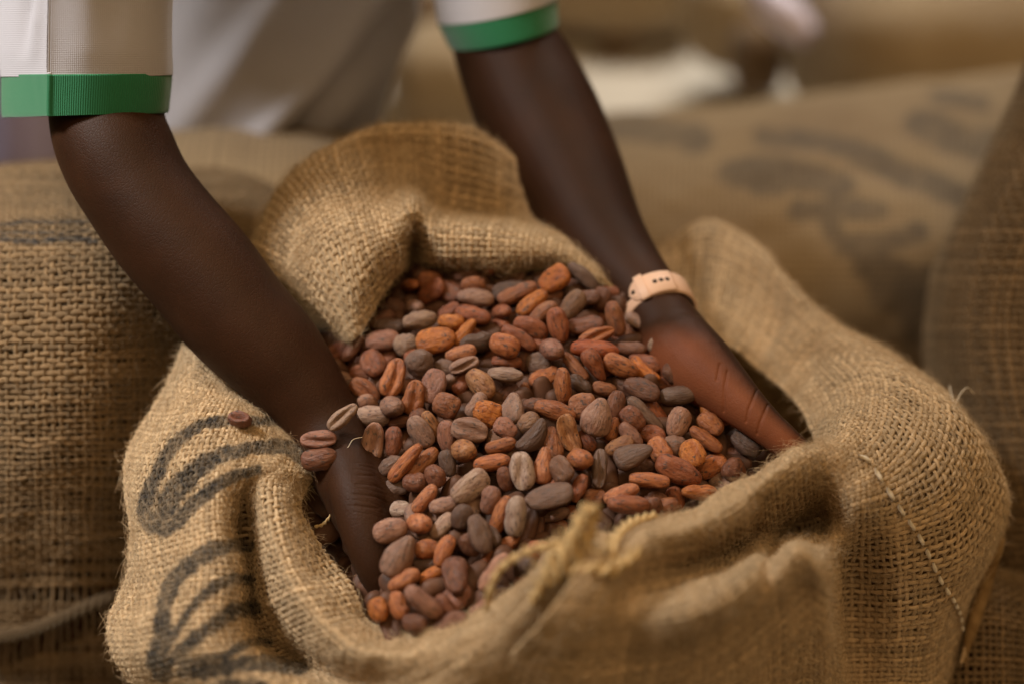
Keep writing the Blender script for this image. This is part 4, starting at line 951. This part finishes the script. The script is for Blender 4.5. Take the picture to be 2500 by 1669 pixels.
# two strays on the folded flap beside the wrist lie where the photo shows them
for b in B:
    if abs(b[0]-777) < 3 and abs(b[1]-1072) < 4: b[2] = 0.838
    if abs(b[0]-779) < 3 and abs(b[1]-1120) < 4: b[2] = 0.838
    if abs(b[0]-837) < 4 and abs(b[1]-1017) < 4: b[2] = 0.834
order = sorted(range(len(B)), key=lambda i: B[i][3]*B[i][4])
for k, i in enumerate(order): B[i][2] += 0.006-0.011*k/len(order)
n_seen = len(B)
AREA = np.array([(985,610),(1200,640),(1440,650),(1560,720),(1640,830),(1740,950),(1830,1060),(1885,1120),(1800,1190),(1690,1240),(1520,1310),(1420,1340),(1320,1420),(1200,1490),(1050,1550),(930,1530),(860,1450),(790,1340),(730,1230),(720,1170),(800,1130),(860,1040),(800,940),(790,850),(870,790),(950,700)])
def inside(x, y):
    c = False; q = AREA
    for (x0, y0), (x1, y1) in zip(q, np.roll(q, -1, 0)):
        if (y0 > y) != (y1 > y) and x < (x1-x0)*(y-y0)/(y1-y0)+x0: c = not c
    return c
fr = random.Random(5)
for layer, (off, step) in enumerate(((0.010, 42), (0.021, 48))):
    yy = 600
    while yy < 1560:
        xx = 700+fr.uniform(0, step)
        while xx < 1900:
            x, y = xx+fr.uniform(-14, 14), yy+fr.uniform(-14, 14)
            if inside(x, y):
                dd = pile_d(x, y)+off+fr.uniform(-.003, .004)
                if x < 870-0.0*(y) and y > 1080: dd += 0.024
                if x < 960 and y > 1110 and x > 800: dd += 0.020
                tn = fr.choice(['o', 'r', 'rd', 'b', 'd', 'd', 'k', 'g', 'm', 'rd', 'r', 'gm', 'bk'])
                B.append([x, y, dd, fr.uniform(.021, .026), fr.uniform(.012, .0145), fr.uniform(-90, 90), tn, fr.choice('eeeeelfvs'), False])
            xx += step
        yy += step*0.72
# orientation and a short relaxation so that beans rest against, not through, each other
rr = random.Random(9)
nB = len(B)
pos = at([b[0] for b in B], [b[1] for b in B], [b[2] for b in B])
AX, DIM = np.zeros((nB, 3, 3)), np.zeros((nB, 3))
for i, b in enumerate(B):
    th = math.radians(b[5]); L_, W_ = b[3], b[4]
    zc = -FWD.copy()
    xax = math.cos(th)*RIGHT+math.sin(th)*UP
    if b[7] == 'h':       # seen end-on
        L_ = max(L_, W_)*1.25; xax = xax*0.45-FWD*0.9
    else:
        xax = xax+FWD*rr.uniform(-.28, .28)
        if not b[8]: xax = xax+FWD*rr.uniform(-.6, .6)
    xax /= np.linalg.norm(xax)
    tilt = rr.uniform(-.45, .45) if b[7] not in 'vxc' else rr.uniform(-.15, .15)
    if b[7] == 'h': zc = UP
    z = zc-xax*np.dot(zc, xax); z /= np.linalg.norm(z); y = np.cross(z, xax)
    z2 = z*math.cos(tilt)+y*math.sin(tilt); y2 = np.cross(z2, xax)
    asp = W_/L_
    T_ = W_*(0.70 if asp > .5 else 0.98) if b[7] != 'f' else W_*0.55
    if b[7] == 'h': T_ = W_*0.9
    AX[i] = np.stack([xax, y2, z2]); DIM[i] = (L_/2, W_/2, T_/2)
offs = np.array([(-.72, 0), (-.36, .28), (-.36, -.28), (0, .42), (0, -.42), (.36, .28), (.36, -.28), (.72, 0), (0, 0)])
rad = DIM[:, 2]*0.80
SP = pos[:, None]+offs[None, :, 0, None]*AX[:, None, 0]*(DIM[:, None, :1])+offs[None, :, 1, None]*AX[:, None, 1]*DIM[:, None, 1:2]
home = pos.copy(); view = pos-CAM; view /= np.linalg.norm(view, axis=1, keepdims=True)
move = np.where(np.array([b[8] for b in B]), 1.0, 1.35)
for it in range(70):
    if it % 10 == 0:
        dm = np.linalg.norm(pos[:, None]-pos[None], axis=-1)
        I, J = np.where(np.triu(dm < (DIM[:, None, 0]+DIM[None, :, 0])*1.02, 1))
    S = SP+(pos-home)[:, None]
    dv = S[I][:, :, None]-S[J][:, None]                       # pairs x 9 x 9 x 3
    dist = np.linalg.norm(dv, axis=-1); pen = rad[I][:, None, None]+rad[J][:, None, None]-dist
    k = pen.reshape(len(I), -1).argmax(1); pm = pen.reshape(len(I), -1)[np.arange(len(I)), k]
    hit = pm > 0.0004
    nn = (dv.reshape(len(I), -1, 3)[np.arange(len(I)), k]); nn /= np.linalg.norm(nn, axis=-1, keepdims=True)+1e-9
    push = nn*(pm*0.5)[:, None]*hit[:, None]*0.5
    di, dj = np.sum((pos[I]-CAM)*FWD, -1), np.sum((pos[J]-CAM)*FWD, -1)
    wi = np.where(di > dj, 1.5, 0.5)                          # the lower bean gives way
    for idx, sgn, ww in ((I, 1, wi), (J, -1, 2-wi)):
        v = view[idx]; al = np.sum(push*v, -1, keepdims=True)*v
        np.add.at(pos, idx, sgn*(al*1.0+(push-al)*0.14)*ww[:, None])
    back = home-pos; along = np.sum(back*view, -1, keepdims=True)*view
    pos += along*0.015+(back-along)*0.04

seen = [i for i in range(nB) if B[i][8]]
front = sorted([i for i in range(nB) if not B[i][8]], key=lambda i: np.dot(pos[i]-CAM, FWD)-pile_d(B[i][0], B[i][1]))
solo = seen+front[:max(0, 296-len(seen))]
rest = [i for i in range(nB) if i not in set(solo)]
def bean_matrix(i):
    m = Matrix([[*(AX[i][0]*DIM[i][0])], [*(AX[i][1]*DIM[i][1])], [*(AX[i][2]*DIM[i][2])]]).transposed().to_4x4()
    m.translation = Vector(pos[i]); return m
def tone_of(i):
    c, du = TONES[B[i][6]]; r = random.Random(i)
    f = r.uniform(.86, 1.16); h = r.uniform(-.06, .06)
    return (c[0]*f*(1+h), c[1]*f, c[2]*f*(1-h), 1-du*r.uniform(.7, 1.0))
bean_objs = {}
for i in solo:
    lib = LIB[B[i][7]]; me = lib[i % len(lib)]
    o = bpy.data.objects.new('cocoa_bean', me); COL.objects.link(o)
    o.matrix_world = bean_matrix(i); o.color = tone_of(i)
    o['category'] = 'bean'; o['group'] = 'cocoa beans heaped in the open sack'
    bean_objs[i] = o
# labels: a few unmistakable beans are landmarks, the others are placed from the nearest landmark
def nearest(px, py): return min(seen, key=lambda i: (B[i][0]-px)**2+(B[i][1]-py)**2)
LAND = {nearest(1174,937): ('the golden yellow bean', 'golden yellow oval bean at the middle of the heap, brightest of all'),
        nearest(1389,1061): ('the broken shell', 'broken hollow golden shell curled beside the big mauve teardrop bean'),
        nearest(1457,1017): ('the big teardrop bean', 'largest pinkish mauve teardrop bean, standing point up at right of the heap middle'),
        nearest(1274,1149): ('the silver grooved bean', 'pale silver grey grooved bean with a deep wrinkled hollow'),
        nearest(1259,1259): ('the smooth silver bean', 'smooth pale silver grey bean standing upright near the frayed cords'),
        nearest(1064,830): ('the flat orange bean', 'large broad flat bright orange bean below the hood of sacking'),
        nearest(1232,842): ('the cracked bean', 'rust brown bean with a black crack across its end'),
        nearest(1341,1211): ('the big charcoal bean', 'big broad charcoal grey bean above the frayed cords'),
        nearest(1658,1152): ('the big chestnut bean', 'biggest long chestnut bean near the lower right rim'),
        nearest(1035,1468): ('the big mauve bean', 'big mauve brown bean lying deepest at the front rim'),
        nearest(907,1082): ('the wrinkled wrist bean', 'pinkish grooved wrinkled bean leaning against the left hand'),
        nearest(1452,853): ('the brick red bean', 'long brick red bean lying level in the upper right of the heap'),
        nearest(1353,681): ('the bean under the hood', 'broad flat orange bean just under the hood edge near the watch'),
        nearest(1659,964): ('the bean by the palm', 'long charcoal grey bean lying level against the palm with the watch')}
ORD = ['nearest', 'second nearest', 'third nearest', 'fourth nearest', 'fifth nearest', 'sixth nearest', 'seventh nearest', 'eighth nearest', 'ninth nearest']
buck = {}
for i in solo:
    if i in LAND: bean_objs[i]['label'] = LAND[i][1]; continue
    if B[i][8] and abs(B[i][0]-777) < 4 and abs(B[i][1]-1072) < 5: bean_objs[i]['label'] = 'mauve grooved bean lying on the printed flap beside the wrist'; continue
    if B[i][8] and abs(B[i][0]-779) < 4 and abs(B[i][1]-1120) < 5: bean_objs[i]['label'] = 'dark chestnut oval bean on the flap edge below the mauve one, beside the wrist'; continue
    qx_, qy_, _ = to_px(pos[i])
    def dist(l): return math.hypot(B[l][0]-qx_, B[l][1]-qy_)
    l = min(LAND, key=dist)
    dx, dy = qx_-B[l][0], qy_-B[l][1]
    dr = ('right of' if dx > 0 else 'left of') if abs(dx) > abs(dy) else ('below' if dy > 0 else 'above')
    buck.setdefault((WORDS[B[i][6]], SHAPES[B[i][7]], dr, l, B[i][8]), []).append((dist(l), i))
for (wd, shp, dr, l, vis), lst in buck.items():
    for k, (_, i) in enumerate(sorted(lst)):
        tail = ORD[min(k, 8)]+' such one ' if len(lst) > 1 else ''
        bean_objs[i]['label'] = f"{wd} {shp} bean {'' if vis else 'half buried '}{tail}{dr} {LAND[l][0]}"
# the deeper beans nobody can count
VV, FF3, CC = [], [], []
for i in rest:
    me = LIB[B[i][7]][0]; n_ = len(me.vertices); co_ = np.zeros(n_*3, np.float32); me.vertices.foreach_get('co', co_)
    m = np.array(bean_matrix(i)); b0 = sum(len(v) for v in VV)
    VV.append(co_.reshape(-1, 3)@m[:3, :3].T+m[:3, 3])
    FF3 += [tuple(v+b0 for v in p.vertices) for p in me.polygons]
if VV:
    me = bpy.data.meshes.new('deeper_beans'); me.from_pydata(np.concatenate(VV).tolist(), [], FF3)
    me.polygons.foreach_set('use_smooth', np.ones(len(FF3), bool))
    mb = plain('deep_bean', (0.10, 0.045, 0.025), 0.6, 0.5, 70); me.materials.append(mb)  # darker than the top beans, gap shade put into the colour
    o = bpy.data.objects.new('deeper_beans', me); COL.objects.link(o)
    tag(o, 'deeper cocoa beans filling the sack beneath the top layer', 'beans', kind='stuff')
# the broken half bean on the printed flap
bm = bmesh.new()
ringsb = [(0.0, .80), (0.25, .98), (0.6, 1.0), (0.9, .90), (1.0, .84)]
K = 24; vs_ = []
for h, r in ringsb:
    vs_.append([bm.verts.new((r*math.cos(2*math.pi*k/K)*(1+.05*math.sin(3*k)), r*.62*math.sin(2*math.pi*k/K)*(1+.04*math.cos(2*k)), h+.05*math.sin(k*1.1))) for k in range(K)])
inner = [bm.verts.new((.60*math.cos(2*math.pi*k/K), .22*math.sin(2*math.pi*k/K), .93)) for k in range(K)]
low = [bm.verts.new((.5*math.cos(2*math.pi*k/K), .15*math.sin(2*math.pi*k/K), .55)) for k in range(K)]
loops = vs_+[inner, low]
for r, s in zip(loops[:-1], loops[1:]):
    for k in range(K): bm.faces.new((r[k], r[(k+1) % K], s[(k+1) % K], s[k]))
bm.faces.new(low); bm.faces.new(vs_[0][::-1])
bmesh.ops.recalc_face_normals(bm, faces=bm.faces)
me = bpy.data.meshes.new('cocoa_bean'); bm.to_mesh(me); bm.free()
for p in me.polygons: p.use_smooth = True
me.materials.append(M['bean'])
o = bpy.data.objects.new('cocoa_bean', me); COL.objects.link(o)
hp = on_surf(sl, 590, 1030)
o.matrix_world = Matrix.Translation(Vector(hp)) @ Vector((0, -.35, .94)).to_track_quat('Z', 'X').to_matrix().to_4x4() @ Matrix.Rotation(1.4, 4, 'Z') @ Matrix.Diagonal((.0072, .0072, .0080, 1))
o.color = (0.20, 0.07, 0.035, .9)
tag(o, 'broken half bean standing open end up on the printed flap beside the forearm', 'bean', 'cocoa beans heaped in the open sack')
